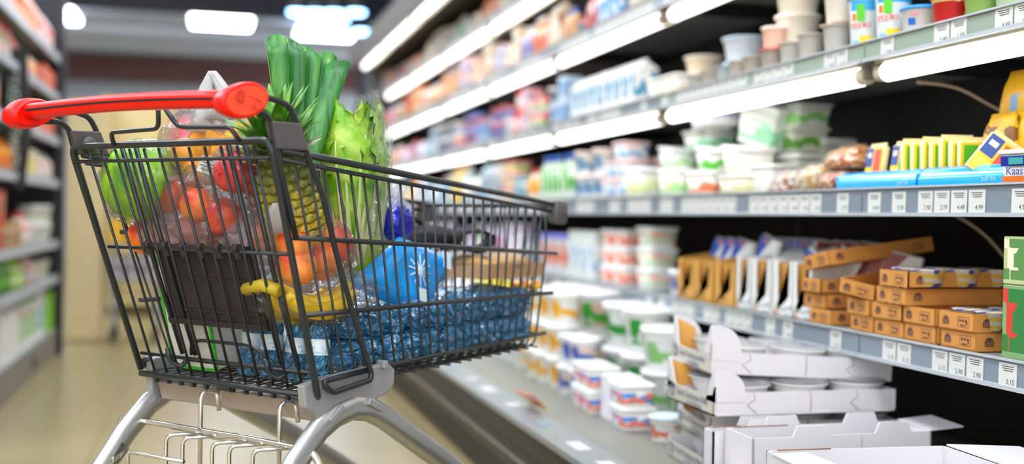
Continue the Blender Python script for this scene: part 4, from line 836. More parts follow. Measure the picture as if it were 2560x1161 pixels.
# side panels
for sgn in (0, 1):
    q = (lambda p: mir(tuple(p))) if sgn else (lambda p: tuple(p))
    w = MB(); w.tube([q((-.005, -.002, .943)), q((.5, .03, .9055)), q((.95, .058, .870))], .0062, n=10); w.build('top_rim', dark, cart)
    w = MB(); w.tube([q((.0, .002, .928)), q((.945, .062, .853))], .0042)
    x_ = .035*sgn; w.tube([q((.04+x_, .008, .799)), q((.5, .036, .778)), q((.968, .06, .754))], .0046)
    w.tube([q((.078+x_, .018, .666)), q((.5, .045, .664)), q((.968, .07, .661))], .0046)
    w.tube([q((.12, .028, .549)), q((.5, .05, .558)), q((.945, .074, .567))], .0046)
    w.build('side_rails', dark, cart)
    n = 25
    for i in range(1, n):
        t = i/n; tb = .02+.98*t; a = side_pt(t, .0)+Vector((0, .006, -.004)); c = side_pt(tb, 1.0)+Vector((0, .006, 0)); d = c+Vector((.0, .006, -.024)); e_ = d+Vector((0, .03, -.002))
        if t < .16: d = c+Vector((0, 0, -.006)); e_ = d
        w = MB(); w.tube([q(p) for p in (round_path([a, c, d, e_], .01, 2) if t >= .16 else [a, c, d])], .0024, n=6); w.build('side_wire', dark, cart)
# front panel
w = MB(); w.tube([(.95, .055, .866), (.95, UW-.055, .866)], .0058); w.tube([(.955, .06, .755), (.955, UW-.06, .755)], .004); w.tube([(.945, .068, .661), (.945, UW-.068, .661)], .004); w.tube([(.915, .078, .567), (.915, UW-.078, .567)], .004)
w.build('front_rails', dark, cart)
for i in range(13):
    u = .08+i*(UW-.16)/12
    w = MB(); w.tube(round_path([(.947, u, .862), (.952, u, .76), (.91, u, .545), (.87, u, .541)], .02, 3), .0024, n=6); w.build('front_wire', dark, cart)
for sgn in (0, 1):
    q = (lambda p: mir(tuple(p))) if sgn else (lambda p: tuple(p))
    w = MB(); c = Vector(q((.967, .058, .851))); w.rbox(c, (.05, .03, .052), .008, rot=Matrix.Rotation(R(5), 3, 'Y')); w.build('corner_cap', dgrey, cart)
# basket floor
for i in range(17):
    u = .045+i*(UW-.09)/16; k = .07*(abs(u-.254)/.254)
    w = MB(); w.tube([(.115, u, .528), (.89, u+(.03 if u < .254 else -.03)*abs(u-.254)/.21, .543)], .0024, n=6); w.build('floor_wire', dark, cart)
w = MB()
for i in range(20):
    x = .15+i*.039; w.tube([(x, .035+x*.03, .524+.018*x), (x, UW-.035-x*.03, .524+.018*x)], .0022, n=6)
w.build('floor_crossbars', dark, cart)
# handle uprights, plates, handle
for sgn in (0, 1):
    q = (lambda p: mir(tuple(p))) if sgn else (lambda p: tuple(p))
    w = MB()
    w.tube([q(p) for p in round_path([(-.07, -.006, 1.026), (-.03, -.006, 1.024), (.012, -.006, 1.016), (.03, -.006, .988), (.05, -.006, .945), (.092, -.004, .877), (.151, .008, .753), (.2, .012, .65), (.252, .016, .548), (.247, .014, .538), (.146, .014, .526), (.128, .014, .54), (.126, .016, .549), (.25, .02, .556)], .016)], .0052, n=10)
    w.tube([q(p) for p in round_path([(-.09, -.006, 1.0), (-.05, -.006, 1.001), (-.03, -.006, .988), (-.019, -.006, .945), (.034, -.003, .796)], .016)], .0052, n=10)
    w.build('handle_upright', dark, cart)
    w = MB(); w.poly([q(p) for p in [(-.034, -.014, .987), (.03, -.014, .989), (.051, -.014, .944), (-.02, -.014, .943)]], .02, (0, -1 if sgn else 1, 0))
    if sgn: w.lathe([(.001, 0), (.014, 0), (.016, .006), (.006, .012), (.001, .012)], c=(.0, UW-.008, .962), rot=Matrix.Rotation(R(90), 3, 'X'), n=16)
    w.build('handle_bracket', dgrey, cart, bevel=.003)
def oval(m, c, rx, rz, ys, mi=0, n=36, tilt=-14):
    Rt = Matrix.Rotation(R(tilt), 3, 'Y'); rings = []
    for y, k in ys: rings.append([Rt @ Vector((rx*k*math.cos(2*math.pi*j/n), 0, rz*k*math.sin(2*math.pi*j/n)))+Vector((c[0], y, c[2])) for j in range(n)])
    m.loft(rings, mi, True, cap=True)
hc = (-.106, 0, 1.013)
w = MB(); rings = []
for y in [(-.012)+(UW+.024)*i/10 for i in range(11)]:
    bow = .006*math.sin(math.pi*(y+.012)/(UW+.024)); rings.append([(-.118+.0155*math.cos(2*math.pi*j/20), y, 1.014+bow+.0145*math.sin(2*math.pi*j/20)) for j in range(20)])
w.loft(rings, 0, True, cap=True); w.build('handle_grip', red, cart)
w = MB(); m_ = 24; rr = [.0, .49]
for a0, a1 in ((158, 174),):
    vs = []
    for i in range(m_+1):
        y = .012+(UW-.024)*i/m_; bow = .006*math.sin(math.pi*(y+.012)/(UW+.024))
        for a in (a0+6, a1+6): vs.append((-.118+.0165*math.cos(R(a)), y, 1.012+bow+.0155*math.sin(R(a))))
    w.add(vs, [(2*i, 2*i+1, 2*i+3, 2*i+2) for i in range(m_)], 0, True)
w.build('handle_inlay', mat('dark_inlay', '1A0708', .3), cart)
for sgn in (0, 1):
    s_ = 1 if sgn else -1; y0 = (UW if sgn else 0)
    w = MB(); oval(w, hc, .049, .0275, [(y0-s_*.004, .80), (y0+s_*.012, .95), (y0+s_*.022, 1.0), (y0+s_*.028, 1.0), (y0+s_*.031, .93)])
    w.build('handle_cap', red, cart)
    w = MB(); oval(w, hc, .043, .0225, [(y0+s_*.030, 1.0), (y0+s_*.0325, .98)]); d = w.build('cap_face', capred, cart)
    c0 = Vector((-.122, y0+s_*.033, 1.018)); w = MB()
    w.tube([c0+Vector((.0085*math.cos(a), 0, .0105*math.sin(a))) for a in [2*math.pi*k/20 for k in range(20)]], .0011, n=6, closed=True)
    for k in range(8):
        a = 2*math.pi*k/8; w.tube([c0+Vector((.003*math.cos(a), 0, .004*math.sin(a))), c0+Vector((.0075*math.cos(a), 0, .0095*math.sin(a)))], .0014, n=6)
    for p, q_ in (((-.105, 1.02), (-.078, 1.013)), ((-.105, 1.005), (-.08, .998)), ((-.094, 1.017), (-.092, 1.002)), ((-.078, 1.013), (-.08, .998))): w.tube([(p[0], c0.y, p[1]), (q_[0], c0.y, q_[1])], .0009, n=5)
    w.build('embossed_mark', mat('embossed_red', 'DE3418', .45), cart)
# chassis
for sgn in (0, 1):
    q = (lambda p: mir(tuple(p))) if sgn else (lambda p: tuple(p)); s_ = -1 if sgn else 1
    w = MB(); pl = [(.085, .545), (.13, .553), (.2, .556), (.31, .562), (.33, .548), (.328, .52), (.31, .506), (.275, .498), (.262, .48), (.235, .474), (.2, .476), (.165, .479), (.135, .455), (.118, .488), (.09, .505)]
    w.poly([q((x, .024, z)) for x, z in (pl if not sgn else [(max(x, .125), z) for x, z in pl])], .018, (0, s_, 0)); w.build('side_bracket', grey, cart, bevel=.003)
    for x, z, a in ((.158, .487, -34), (.262, .49, 26)): MB().box(q((x, .028, z)), (.042, .034, .012), rot=Matrix.Rotation(R(a), 3, 'Y')).build('leg_clamp', grey, cart, bevel=.002)
    MB().box(q((.29, .022, .562)), (.012, .02, .014)).build('rail_clip', grey, cart, bevel=.002)
    w = MB(); arch = [(-.14, .03, .13), (-.1, .03, .2), (.02, .03, .352), (.072, .03, .412), (.128, .03, .462), (.17, .03, .482), (.215, .031, .490), (.262, .033, .482), (.31, .036, .460), (.354, .038, .434), (.523, .05, .338), (.80, .075, .165), (.83, .078, .14)]
    P = []
    for i in range(len(arch)-1):
        a, b_ = Vector(arch[i]), Vector(arch[i+1]); P += [a.lerp(b_, k/3) for k in range(3)]
    P.append(Vector(arch[-1])); P = [q(p) for p in P]
    w.tube(P, .0235, n=20, flat=.72); w.build('leg_tube', alu, cart)
    w = MB(); w.tube([q((.06, .03, .395)), q((.03, .03, .36)), q((-.01, .03, .315))], .0238, n=20, flat=.74); w.build('leg_sleeve', chrome, cart)
    for x, u in ((-.15, .03), (.85, .08)):
        w = MB(); cx = Vector(q((x, u, .0)))
        w.tube([cx+Vector((-.03, -.011, .062)), cx+Vector((-.03, .011, .062))], .06, n=28); k = w.build('caster_wheel', mat('wheel_rubber', '2A2A2C', .6), cart)
        v = MB(); v.box(cx+Vector((-.015, .017, .1)), (.05, .004, .09)); v.box(cx+Vector((-.015, -.017, .1)), (.05, .004, .09)); v.box(cx+Vector((-.01, 0, .14)), (.06, .04, .01)); v.build('caster_fork', chrome, cart)
w = MB(); w.poly([(.135, .035, .508), (.135, UW-.045, .508), (.135, UW-.06, .474), (.135, .035, .474)], .02, (1, 0, 0)); w.build('rear_beam', mat('steel_reflection_tint', 'A8988E', .3, .55), cart, bevel=.002)  # silver beam; its brownish-pink reflection is put into the base colour
# lower rack of bright wire
w = MB()
w.tube(round_path([(.1, .528, .38), (.1, .528, .434), (.1, .17, .434), (.1, .155, .428), (.1, .275, .427)], .015)[:9], .0058)
w.tube(round_path([(.1, .3, .436), (.1, .26, .426), (.1, .21, .4345), (.1, .17, .434), (.1, .018, .431), (.1, -.004, .405), (.1, -.006, .33)], .012), .0062)
w.tube([(.1, .375, .432), (.1, .26, .432)], .005)
for u, l_ in ((.345, 0), (.30, 0), (.222, 0), (.178, 0), (.12, .0)):
    w.tube(round_path([(.1, u-.05, .430), (.06, u, .426), (.06, u, .33), (.06, u, .25), (.6, u, .2)], .014), .0038)
w.tube(round_path([(.05, .44, .3), (.05, .44, .385), (.055, .29, .385)], .01), .0038)
w.tube([(.0, UW-.03, .31), (.0, .03, .31)], .0045)
w.tube(round_path([(.055, .44, .25), (.06, .1, .25)], .01), .004)
for u in (.298, .096): w.tube(round_path([(.134, u-.012, .468), (.132, u-.006, .502), (.112, u, .507), (.1, u, .495), (.1, u, .25)], .006), .0042)
w.build('lower_rack', chrome, cart)

# ================================================================== GROCERIES IN THE TROLLEY
CL_ = Vector((-CF.y, CF.x, 0)); CF.normalize(); CL_.normalize()
def CW(p): return CG+CF*p[0]+CL_*p[1]+Vector((0, 0, p[2]))
def ray(px, py): return (_f1*2900+_r2*(px-1280)-_u2*(py-580.5)).normalized()
def un(px, py, u):                                  # point seen at a pixel, at distance u from the trolley's right side
    v = ray(px, py); t = (CG+CL_*u-CAM).dot(CL_)/v.dot(CL_); d = CAM+v*t-CG
    return Vector((d.dot(CF), d.dot(CL_), d.z))
def ug(px, py, off):                                # the same, off metres inside the slanted rear gate
    a = Vector(gp(0, 0, off)); n = Vector((.432, 0, .145)).normalized(); nw = CF*n.x+Vector((0, 0, n.z))
    v = ray(px, py); t = (CW(a)-CAM).dot(nw)/v.dot(nw); d = CAM+v*t-CG
    return Vector((d.dot(CF), d.dot(CL_), d.z))
def item(name, o, label, cat, group=None): return empty(name, CW(o), CRZ, label, cat, group)
def single(mb, name, mats, o, label, cat, group=None, bevel=0):
    return tag(mb.build(name, mats, loc=CW(o), rz=CRZ, bevel=bevel), label, cat, group)
clear = film('clear_film', white=.03, bump=.7, bscale=26)
milky = film('milky_film', white=.3, bump=.6, bscale=22, rough=.25)
wrapf = film('shrink_film', tint=(.97, .99, 1), white=-.06, bump=1.0, bscale=30, rough=.06)
def pet():
    m = bpy.data.materials.new('blue_pet'); m.use_nodes = True; nt = m.node_tree; L = nt.links.new; nt.nodes.remove(nt.nodes['Principled BSDF'])
    tc = nt.nodes.new('ShaderNodeTexCoord'); n = nt.nodes.new('ShaderNodeTexNoise'); n.inputs['Scale'].default_value = 26; n.inputs['Distortion'].default_value = 2; n.inputs['Detail'].default_value = 1
    L(tc.outputs['Object'], n.inputs['Vector'])
    bp = nt.nodes.new('ShaderNodeBump'); bp.inputs['Strength'].default_value = 1.0; bp.inputs['Distance'].default_value = .03; L(n.outputs[0], bp.inputs['Height'])
    rf = nt.nodes.new('ShaderNodeBsdfRefraction'); rf.inputs[0].default_value = (.5, .82, 1, 1); rf.inputs['IOR'].default_value = 1.25; rf.inputs['Roughness'].default_value = .05; L(bp.outputs[0], rf.inputs['Normal'])
    tr = nt.nodes.new('ShaderNodeBsdfTransparent'); tr.inputs[0].default_value = (.8, .93, 1, 1)
    a0 = nt.nodes.new('ShaderNodeMixShader'); a0.inputs[0].default_value = .45; L(rf.outputs[0], a0.inputs[1]); L(tr.outputs[0], a0.inputs[2])
    di = nt.nodes.new('ShaderNodeBsdfTranslucent'); di.inputs[0].default_value = srgb('78D0FF')
    d2 = nt.nodes.new('ShaderNodeBsdfDiffuse'); d2.inputs[0].default_value = srgb('50BCFF'); L(bp.outputs[0], d2.inputs['Normal'])
    a = nt.nodes.new('ShaderNodeMixShader'); L(di.outputs[0], a.inputs[1]); L(d2.outputs[0], a.inputs[2])
    b_ = nt.nodes.new('ShaderNodeMixShader'); b_.inputs[0].default_value = .75; L(a0.outputs[0], b_.inputs[1]); L(a.outputs[0], b_.inputs[2])
    gl = nt.nodes.new('ShaderNodeBsdfGlossy'); gl.inputs['Roughness'].default_value = .06; L(bp.outputs[0], gl.inputs['Normal'])
    fr = nt.nodes.new('ShaderNodeFresnel'); fr.inputs[0].default_value = 2.0; L(bp.outputs[0], fr.inputs['Normal'])
    c = nt.nodes.new('ShaderNodeMixShader'); L(fr.outputs[0], c.inputs[0]); L(b_.outputs[0], c.inputs[1]); L(gl.outputs[0], c.inputs[2])
    L(c.outputs[0], nt.nodes['Material Output'].inputs[0]); return m
PET = pet(); bluecap = mat('blue_cap', '1B4FC8', .3); blab = printed('water_label', 'D9EAF4', 'A8CDEA', 'E8F1F8', .1, .9, 3)
def bottle(name, h=.205, r=.0315):
    e = bpy.data.objects.new(name, None); COL.objects.link(e)
    m = MB(); n = 30; rings = []
    prof = [(0, .25), (-.0, .55), (.004, .8), (.012, .97), (.03, 1.0)]+[(.03+.02*k, (1.0, .93)[k % 2]) for k in range(1, 6)]+[(.135, 1.0), (.15, .98), (.165, .8), (.18, .5), (.19, .36), (.198, .34)]
    for z, k in prof:
        row = []
        for j in range(n):
            a = 2*math.pi*j/n; star = 1-.22*max(0, math.cos(5*a))**2*(1 if z < .012 else (.5 if z < .02 else 0)); dz = .010*max(0, math.cos(5*a)) if z < .01 else 0
            row.append((r*k*star*math.cos(a), r*k*star*math.sin(a), (z+dz)*h/.205))
        rings.append(row)
    m.loft(rings, 0, True, cap=True); m.build('bottle_body', PET, e)
    MB().lathe([(r*.42, h*.955), (r*.43, h*.96), (r*.43, h*1.02), (r*.36, h*1.03)], n=14).build('cap', bluecap, e)
    MB().lathe([(r*1.01, h*.40), (r*1.015, h*.41), (r*1.015, h*.6), (r*1.01, h*.61)], n=20, cap=False).build('label', blab, e)
    return e
bt = bottle('water_bottle'); first = True; rnd = random.Random(3)
def place_bottle(o, rot, label, group, sc=1):
    global first
    e = bt if first else copy_tree(bt); first = False
    e.matrix_world = Matrix.Translation(CW(o)) @ Matrix.Rotation(CRZ, 4, 'Z') @ rot @ Matrix.Rotation(rnd.uniform(0, 6), 4, 'Z') @ Matrix.Scale(sc, 4)
    tag(e, label, 'water bottle', group)
lie = Matrix.Rotation(R(-90), 4, 'X')               # neck towards the left side
for row, (u0, f0) in enumerate(((.062, .262), (.275, .42))):
    for lay in range(2):
        n_ = 10 if row == 0 else 7
        for i in range(n_-(lay if row else 0)):
            f = f0+.0665*i+(.012 if lay else 0)
            if f > .905: continue
            z = .534+.018*f+.034+.060*lay
            place_bottle((f, u0+rnd.uniform(-.006, .006)+f*.015, z), lie @ Matrix.Rotation(R(rnd.uniform(-3, 3)), 4, 'X'),
                ('clear blue water bottle lying in the '+('upper' if lay else 'lower')+' layer, base to the near side wires') if row == 0 else 'clear blue water bottle lying behind the near row of bottles', ['near lower bottles', 'near upper bottles'][lay] if row == 0 else 'far row of water bottles')
for i, u in enumerate((.072, .135, .198, .261)):
    place_bottle((.168+.004*i, u, .531), Matrix.Rotation(R((-4, 3, -2, 4)[i]), 4, 'X') @ Matrix.Rotation(R(6), 4, 'Y'), 'short blue water bottle standing behind the rear gate, '+['nearest the side wires', 'second from the side wires', 'third from the side wires', 'farthest from the side wires'][i], None, .66)
m = MB(); m.tube(round_path([(0, .06, .0), (.0, .02, .03), (0, -.06, .032), (0, -.06, .0), (0, .04, -.0)], .01), .004, flat=2); 
single(m, 'carry_strap', mat('blue_strap', '1C3FC0', .35), (.13, .32, .64), 'blue plastic carry strap below the dark seat board', 'strap')
# white box with green edges, leaning behind the left of the gate
e = item('carton_box', (.195, .375, .545), 'pale carton with bright green edges leaning behind the rear gate, lower left', 'carton')
m = MB(); rt = Matrix.Rotation(R(-12), 3, 'Y')
m.rbox(rt @ Vector((0, 0, .105)), (.085, .125, .205), .004, rot=rt, smooth=False); m.build('box_body', mat('pale_carton', 'DCD6CC', .5), e)
m = MB()
for y in (-.0615, .0615): m.box(rt @ Vector((-.0425, y, .105)), (.004, .006, .204), rot=rt)
for z in (.003, .207): m.box(rt @ Vector((-.0425, 0, z)), (.004, .126, .006), rot=rt)
m.build('edge_strip', mat('bright_green', '3FB52A', .4), e)

# fruit
def fruitmat(name, a, b, c=None):
    m = bpy.data.materials.new(name); m.use_nodes = True; nt = m.node_tree; L = nt.links.new; bs = nt.nodes['Principled BSDF']
    tc = nt.nodes.new('ShaderNodeTexCoord'); n = nt.nodes.new('ShaderNodeTexNoise'); n.inputs['Scale'].default_value = 16; n.inputs['Detail'].default_value = 5
    r = nt.nodes.new('ShaderNodeValToRGB'); r.color_ramp.elements[0].position = .38; r.color_ramp.elements[1].position = .62
    r.color_ramp.elements[0].color = srgb(a); r.color_ramp.elements[1].color = srgb(b)
    L(tc.outputs['Object'], n.inputs[0]); L(n.outputs[0], r.inputs[0]); L(r.outputs[0], bs.inputs['Base Color']); bs.inputs['Roughness'].default_value = .35
    return m
nect = fruitmat('nectarine_skin', 'E02A10', 'FF8A10'); nect2 = fruitmat('peach_skin', 'C42028', 'F8602A'); appr = fruitmat('red_apple_skin', 'D80A14', 'F0301C'); appo = fruitmat('blush_apple_skin', 'F84E22', 'FFA048')
orange = fruitmat('orange_skin', 'FF9A00', 'FFC01E')
def apple(name, p, r, m_, label, cat, group=None, tilt=0):
    m = MB()
    def f(d): return 1-.16*math.exp(-((1-d.z)/.12))-.10*math.exp(-((1+d.z)/.1))+.015*math.cos(5*math.atan2(d.y, d.x))*(1 if cat == 'apple' else .2)
    e = item(name, p, label, cat, group); rt = Matrix.Rotation(tilt, 3, 'X') @ Matrix.Rotation(tilt*1.7, 3, 'Y')
    m.sphere((0, 0, 0), (r, r, r*.95), 22, 16, fn=f, rot=rt).build('flesh', m_, e)
    MB().tube([rt @ Vector((0, 0, r*.78)), rt @ Vector((.003, 0, r*.98)), rt @ Vector((.006, .002, r*1.05))], .0014, n=6).build('stem', mat('stem_brown', '5A4024', .7), e)
    return e
FA = [((742, 668), .075, .036), ((800, 655), .088, .035), ((838, 612), .085, .034), ((790, 598), .10, .033), ((735, 610), .08, .033)]
for i, (p, u, r) in enumerate(FA):
    apple('apple', un(*p, u), r, appo if i != 2 else nect2, 'blushed apple in a clear bag below the pineapple, '+['lowest and leftmost', 'lower middle one', 'pinkish one at the right', 'upper middle one', 'upper left one'][i], 'apple', tilt=i*.9)
FB = [((500, 512), .085, .037, nect, 'orange and red nectarine in a bag above the seat board'), ((562, 545), .085, .037, nect2, 'dark pink nectarine right of the orange one in the bag'), ((470, 470), .13, .034, nect, 'nectarine half hidden behind the orange one'),
      ((432, 500), .10, .033, nect2, 'pale nectarine wrapped in milky plastic left of the orange one'), ((583, 432), .09, .037, appr, 'bright red apple under the gate rim beside the pineapple'), ((634, 455), .13, .033, appr, 'red apple tucked behind the bright red one'), ((362, 592), .075, .034, nect, 'orange nectarine low at the left under the cabbage'),
      ((470, 585), .10, .034, nect2, 'dark nectarine low in the milky bag above the seat hinge'), ((560, 610), .11, .034, nect, 'nectarine at the bottom of the bag behind the seat hinge'), ((655, 590), .11, .033, nect, 'nectarine under the white bag knot left of the pineapple'), ((410, 570), .11, .033, nect2, 'reddish nectarine below the cabbage in the milky bag')]
for i, (p, o, r, mm, lab) in enumerate(FB): apple('apple' if mm is appr else 'nectarine', ug(*p, o), r, mm, lab, 'apple' if mm is appr else 'nectarine', tilt=i*.7)
def bag(o, rad, label, m_=None, seed=0, amp=.16, freq=3, neck=None, name='plastic_bag', nu=48, nv=32, par=None):
    def f(d):
        q = d*freq+Vector((seed*7.1, 0, 0)); return 1+amp*(noise.noise(q)+.5*abs(noise.noise(q*2.3))+.22*noise.noise(q*5))
    m = MB(); m.sphere((0, 0, 0), rad, nu, nv, fn=f)
    if par is not None: return m.build(name, m_ or clear, par, loc=Vector(o))
    e = item(name, o, label, 'plastic bag')
    m.build('bag_body', m_ or clear, e)
    if neck:
        for k, pts in enumerate(neck):
            w = MB(); P = [Vector(p)-Vector(o) for p in pts[0]]; rr = pts[1]; rings = []
            for i, c in enumerate(P):
                row = []
                for j in range(26):
                    a = 2*math.pi*j/26; q = rr[i]*(1+.35*math.sin(7*a+i*.4+seed)*.6+.25*noise.noise(Vector((math.cos(a)*2, math.sin(a)*2, i*.9+seed))))
                    row.append((c.x+q*math.cos(a)*.55, c.y+q*math.sin(a), c.z))
                rings.append(row)
            w.loft(rings, 0, True, cap=True); w.build('bag_neck', pts[2] if len(pts) > 2 else (m_ or clear), e)
    return e
bag(un(785, 632, .088), (.088, .062, .066), 'clear plastic bag around the blushed apples below the pineapple', clear, 1, amp=.2)
bag(ug(520, 520, .092), (.06, .115, .075), 'clear bag around the nectarines above the seat board', clear, 2, amp=.22)
bag(ug(455, 590, .095), (.052, .105, .048), 'milky plastic bag twisted below the cabbage and nectarines', milky, 3, amp=.35, freq=4)
bag(ug(600, 445, .10), (.055, .072, .055), 'clear bag around the red apples beside the pineapple', clear, 4, amp=.2)
bag(ug(640, 610, .095), (.05, .075, .05), 'milky bag with a white knotted top left of the pineapple base', milky, 5, amp=.3, freq=4,
    neck=[([ug(690, 585, .05), ug(695, 560, .045), ug(700, 535, .045), ug(706, 508, .045)], [.012, .022, .027, .016], film('white_knot_film', white=.7, bump=.5, bscale=30, rough=.3))])
# oranges in a tied carrier bag
OR = [(470, 385), (520, 350), (575, 378), (545, 415), (500, 425), (555, 330), (610, 350)]
for i, p in enumerate(OR): apple('orange', ug(*p, .15+.02*(i % 2)), .036, orange, 'orange in the tied bag under the red handle, '+['lower left one', 'upper left one', 'middle right one', 'lowest one', 'lower middle one', 'topmost one', 'rightmost one'][i], 'orange', tilt=i)
wk = film('white_carrier', white=.8, bump=.4, bscale=24, rough=.35)
t0 = ug(525, 300, .16)
bag(ug(530, 365, .16), (.07, .112, .082), 'see-through bag of oranges with white twisted handles behind the red handle', clear, 6, amp=.14,
    neck=[([ug(535, 330, .16), ug(525, 280, .16), ug(512, 250, .16), ug(515, 215, .16), ug(530, 180, .16)], [.06, .034, .02, .013, .009], wk),
          ([ug(560, 300, .16), ug(575, 260, .16), ug(560, 225, .16), ug(538, 190, .16), ug(530, 178, .16)], [.05, .03, .014, .011, .009], wk),
          ([ug(620, 350, .16), ug(610, 310, .16), ug(580, 290, .16)], [.05, .045, .02], film('carrier_mid', white=.5, bump=.5, bscale=24))])
m = MB(); c = ug(520, 415, .085); m.box((0, 0, 0), (.002, .05, .03)); [m.box((-.0012, 0, .01-.006*k), (.0006, .04-.01*(k % 2), .0014), 1) for k in range(4)]
o = single(m, 'paper_label', [paper, ink], c, 'small white weighing label stuck on the bag above the nectarines', 'label'); o.rotation_euler = (R(14), R(12), CRZ)

# cabbage
def leafy(name, base, dark_, vein, sc=4):
    m = bpy.data.materials.new(name); m.use_nodes = True; nt = m.node_tree; L = nt.links.new; bs = nt.nodes['Principled BSDF']; bs.inputs['Roughness'].default_value = .4
    tc = nt.nodes.new('ShaderNodeTexCoord'); n = nt.nodes.new('ShaderNodeTexNoise'); n.inputs['Scale'].default_value = sc*3; n.inputs['Detail'].default_value = 6; n.inputs['Distortion'].default_value = .8
    r = nt.nodes.new('ShaderNodeValToRGB'); r.color_ramp.elements[0].position = .32; r.color_ramp.elements[0].color = srgb(dark_); r.color_ramp.elements[1].position = .5; r.color_ramp.elements[1].color = srgb(base)
    q = r.color_ramp.elements.new(.72); q.color = srgb(vein)
    L(tc.outputs['Object'], n.inputs[0]); L(n.outputs[0], r.inputs[0]); L(r.outputs[0], bs.inputs['Base Color'])
    bp = nt.nodes.new('ShaderNodeBump'); bp.inputs['Strength'].default_value = .6; bp.inputs['Distance'].default_value = .006; L(n.outputs[0], bp.inputs['Height']); L(bp.outputs[0], bs.inputs['Normal'])
    bs.inputs['Subsurface Weight'].default_value = .15; bs.inputs['Subsurface Radius'].default_value = (.01, .02, .004)
    return m
cab = ug(352, 455, .088)
e = item('cabbage', cab, 'round green cabbage in a clear bag at the rear left of the trolley', 'cabbage')
def cf(d):
    a = math.atan2(d.y, d.x); return 1+.035*math.sin(4*a+3*d.z)+.03*noise.noise(d*3)+.02*abs(math.sin(9*a+5*d.z))
MB().sphere((0, 0, 0), (.066, .068, .07), 48, 32, fn=cf).build('head', leafy('cabbage_leaf', 'A4D808', '5FAA00', 'DCEE60', 4), e)
for k in range(5):
    a0 = k*1.25+2.2; m = MB(); rings = []
    for i in range(9):
        t = R(25+15*i); row = []
        for j in range(11):
            a = a0+(j-5)*.13*math.sin(t)**.3; q = 1.05+.03*math.sin(j*1.3+i)+(.05*abs(j-5)/5)**1.2+(.03 if i > 6 else 0)
            row.append((.068*q*math.sin(t)*math.cos(a), .069*q*math.sin(t)*math.sin(a), -.07*q*math.cos(t)))
        rings.append(row)
    m.loft(rings, 0, True, closed=False); m.build('outer_leaf', leafy(f'cabbage_outer_{k}', '8CC80C', '4A9A04', 'B8DC40', 6), e)
bag(cab+Vector((.004, -.012, -.002)), (.078, .092, .083), 'clear shiny bag around the cabbage at the left rear corner', clear, 8, amp=.09, freq=2.5)

# bananas in a bag
ban = un(765, 735, .10)
e = item('banana_bunch', ban, 'bunch of yellow bananas in a bag above the water bottles', 'banana')
for k in range(6):
    m = MB(); P = []; rr = []
    for i in range(13):
        t = i/12; a = R(-55+110*t); P.append(Vector((.095*math.sin(a)+.004*k, -.03+.018*k-.02*t, .055-.085*math.cos(a)-.0+.012*(k % 2)-.014*(k//3))))
        rr.append(.0165*(min(1, .35+t*5) if t < .13 else (min(1, .3+(1-t)*5) if t > .87 else 1)))
    m.tube(P, rr, n=7); m.build('banana', mat('banana_skin', 'FFCE00', .4, var=.06, vscale=9), e)
MB().tube([(-.095, -.03, .01), (-.105, -.0, .02), (-.098, .05, .01)], .012, n=8).build('bunch_stem', mat('banana_stem', 'B9A01E', .6), e)
bag(ban+Vector((.03, 0, -.002)), (.125, .075, .052), 'clear bag with white creases around the bananas', clear, 9, amp=.25, freq=3.5)

# pineapple
pb = Vector((.150, .098, .785)); pt = Vector((.095, .098, .945)); ax = (pt-pb); H_ = ax.length; ax.normalize()
rot = Vector((0, 0, 1)).rotation_difference(ax).to_matrix()
e = item('pineapple', pb, 'ripe pineapple with spiky green crown behind the right trolley bracket', 'pineapple')
def pprof(t): return .053*(1-abs(2*t-1.0)**3.2*.42)*(1-.10*t)
m = MB(); m.lathe([(max(.02, pprof(t)), H_*t) for t in [i/14 for i in range(15)]], n=26, rot=rot); 
def pmat():
    mm = bpy.data.materials.new('pineapple_eye'); mm.use_nodes = True; nt = mm.node_tree; L = nt.links.new; bs = nt.nodes['Principled BSDF']; bs.inputs['Roughness'].default_value = .5
    tc = nt.nodes.new('ShaderNodeTexCoord'); sp = nt.nodes.new('ShaderNodeSeparateXYZ'); L(tc.outputs['Generated'], sp.inputs[0])
    n = nt.nodes.new('ShaderNodeTexNoise'); n.inputs['Scale'].default_value = 9; L(tc.outputs['Generated'], n.inputs[0])
    a = nt.nodes.new('ShaderNodeMath'); a.operation = 'MULTIPLY_ADD'; a.inputs[1].default_value = .7; a.inputs[2].default_value = -.28; L(n.outputs[0], a.inputs[0])
    b_ = nt.nodes.new('ShaderNodeMath'); b_.operation = 'ADD'; L(sp.outputs[2], b_.inputs[0]); L(a.outputs[0], b_.inputs[1])
    r = nt.nodes.new('ShaderNodeValToRGB'); r.color_ramp.elements[0].position = .15; r.color_ramp.elements[0].color = srgb('E9B92A'); r.color_ramp.elements[1].position = .75; r.color_ramp.elements[1].color = srgb('6E7A34')
    q = r.color_ramp.elements.new(.45); q.color = srgb('BFAF38'); L(b_.outputs[0], r.inputs[0]); L(r.outputs[0], bs.inputs['Base Color']); return mm
pe = pmat(); m.build('core', mat('pineapple_groove', '6A6424', .7), e)
m = MB(); NR = 11; NC = 12
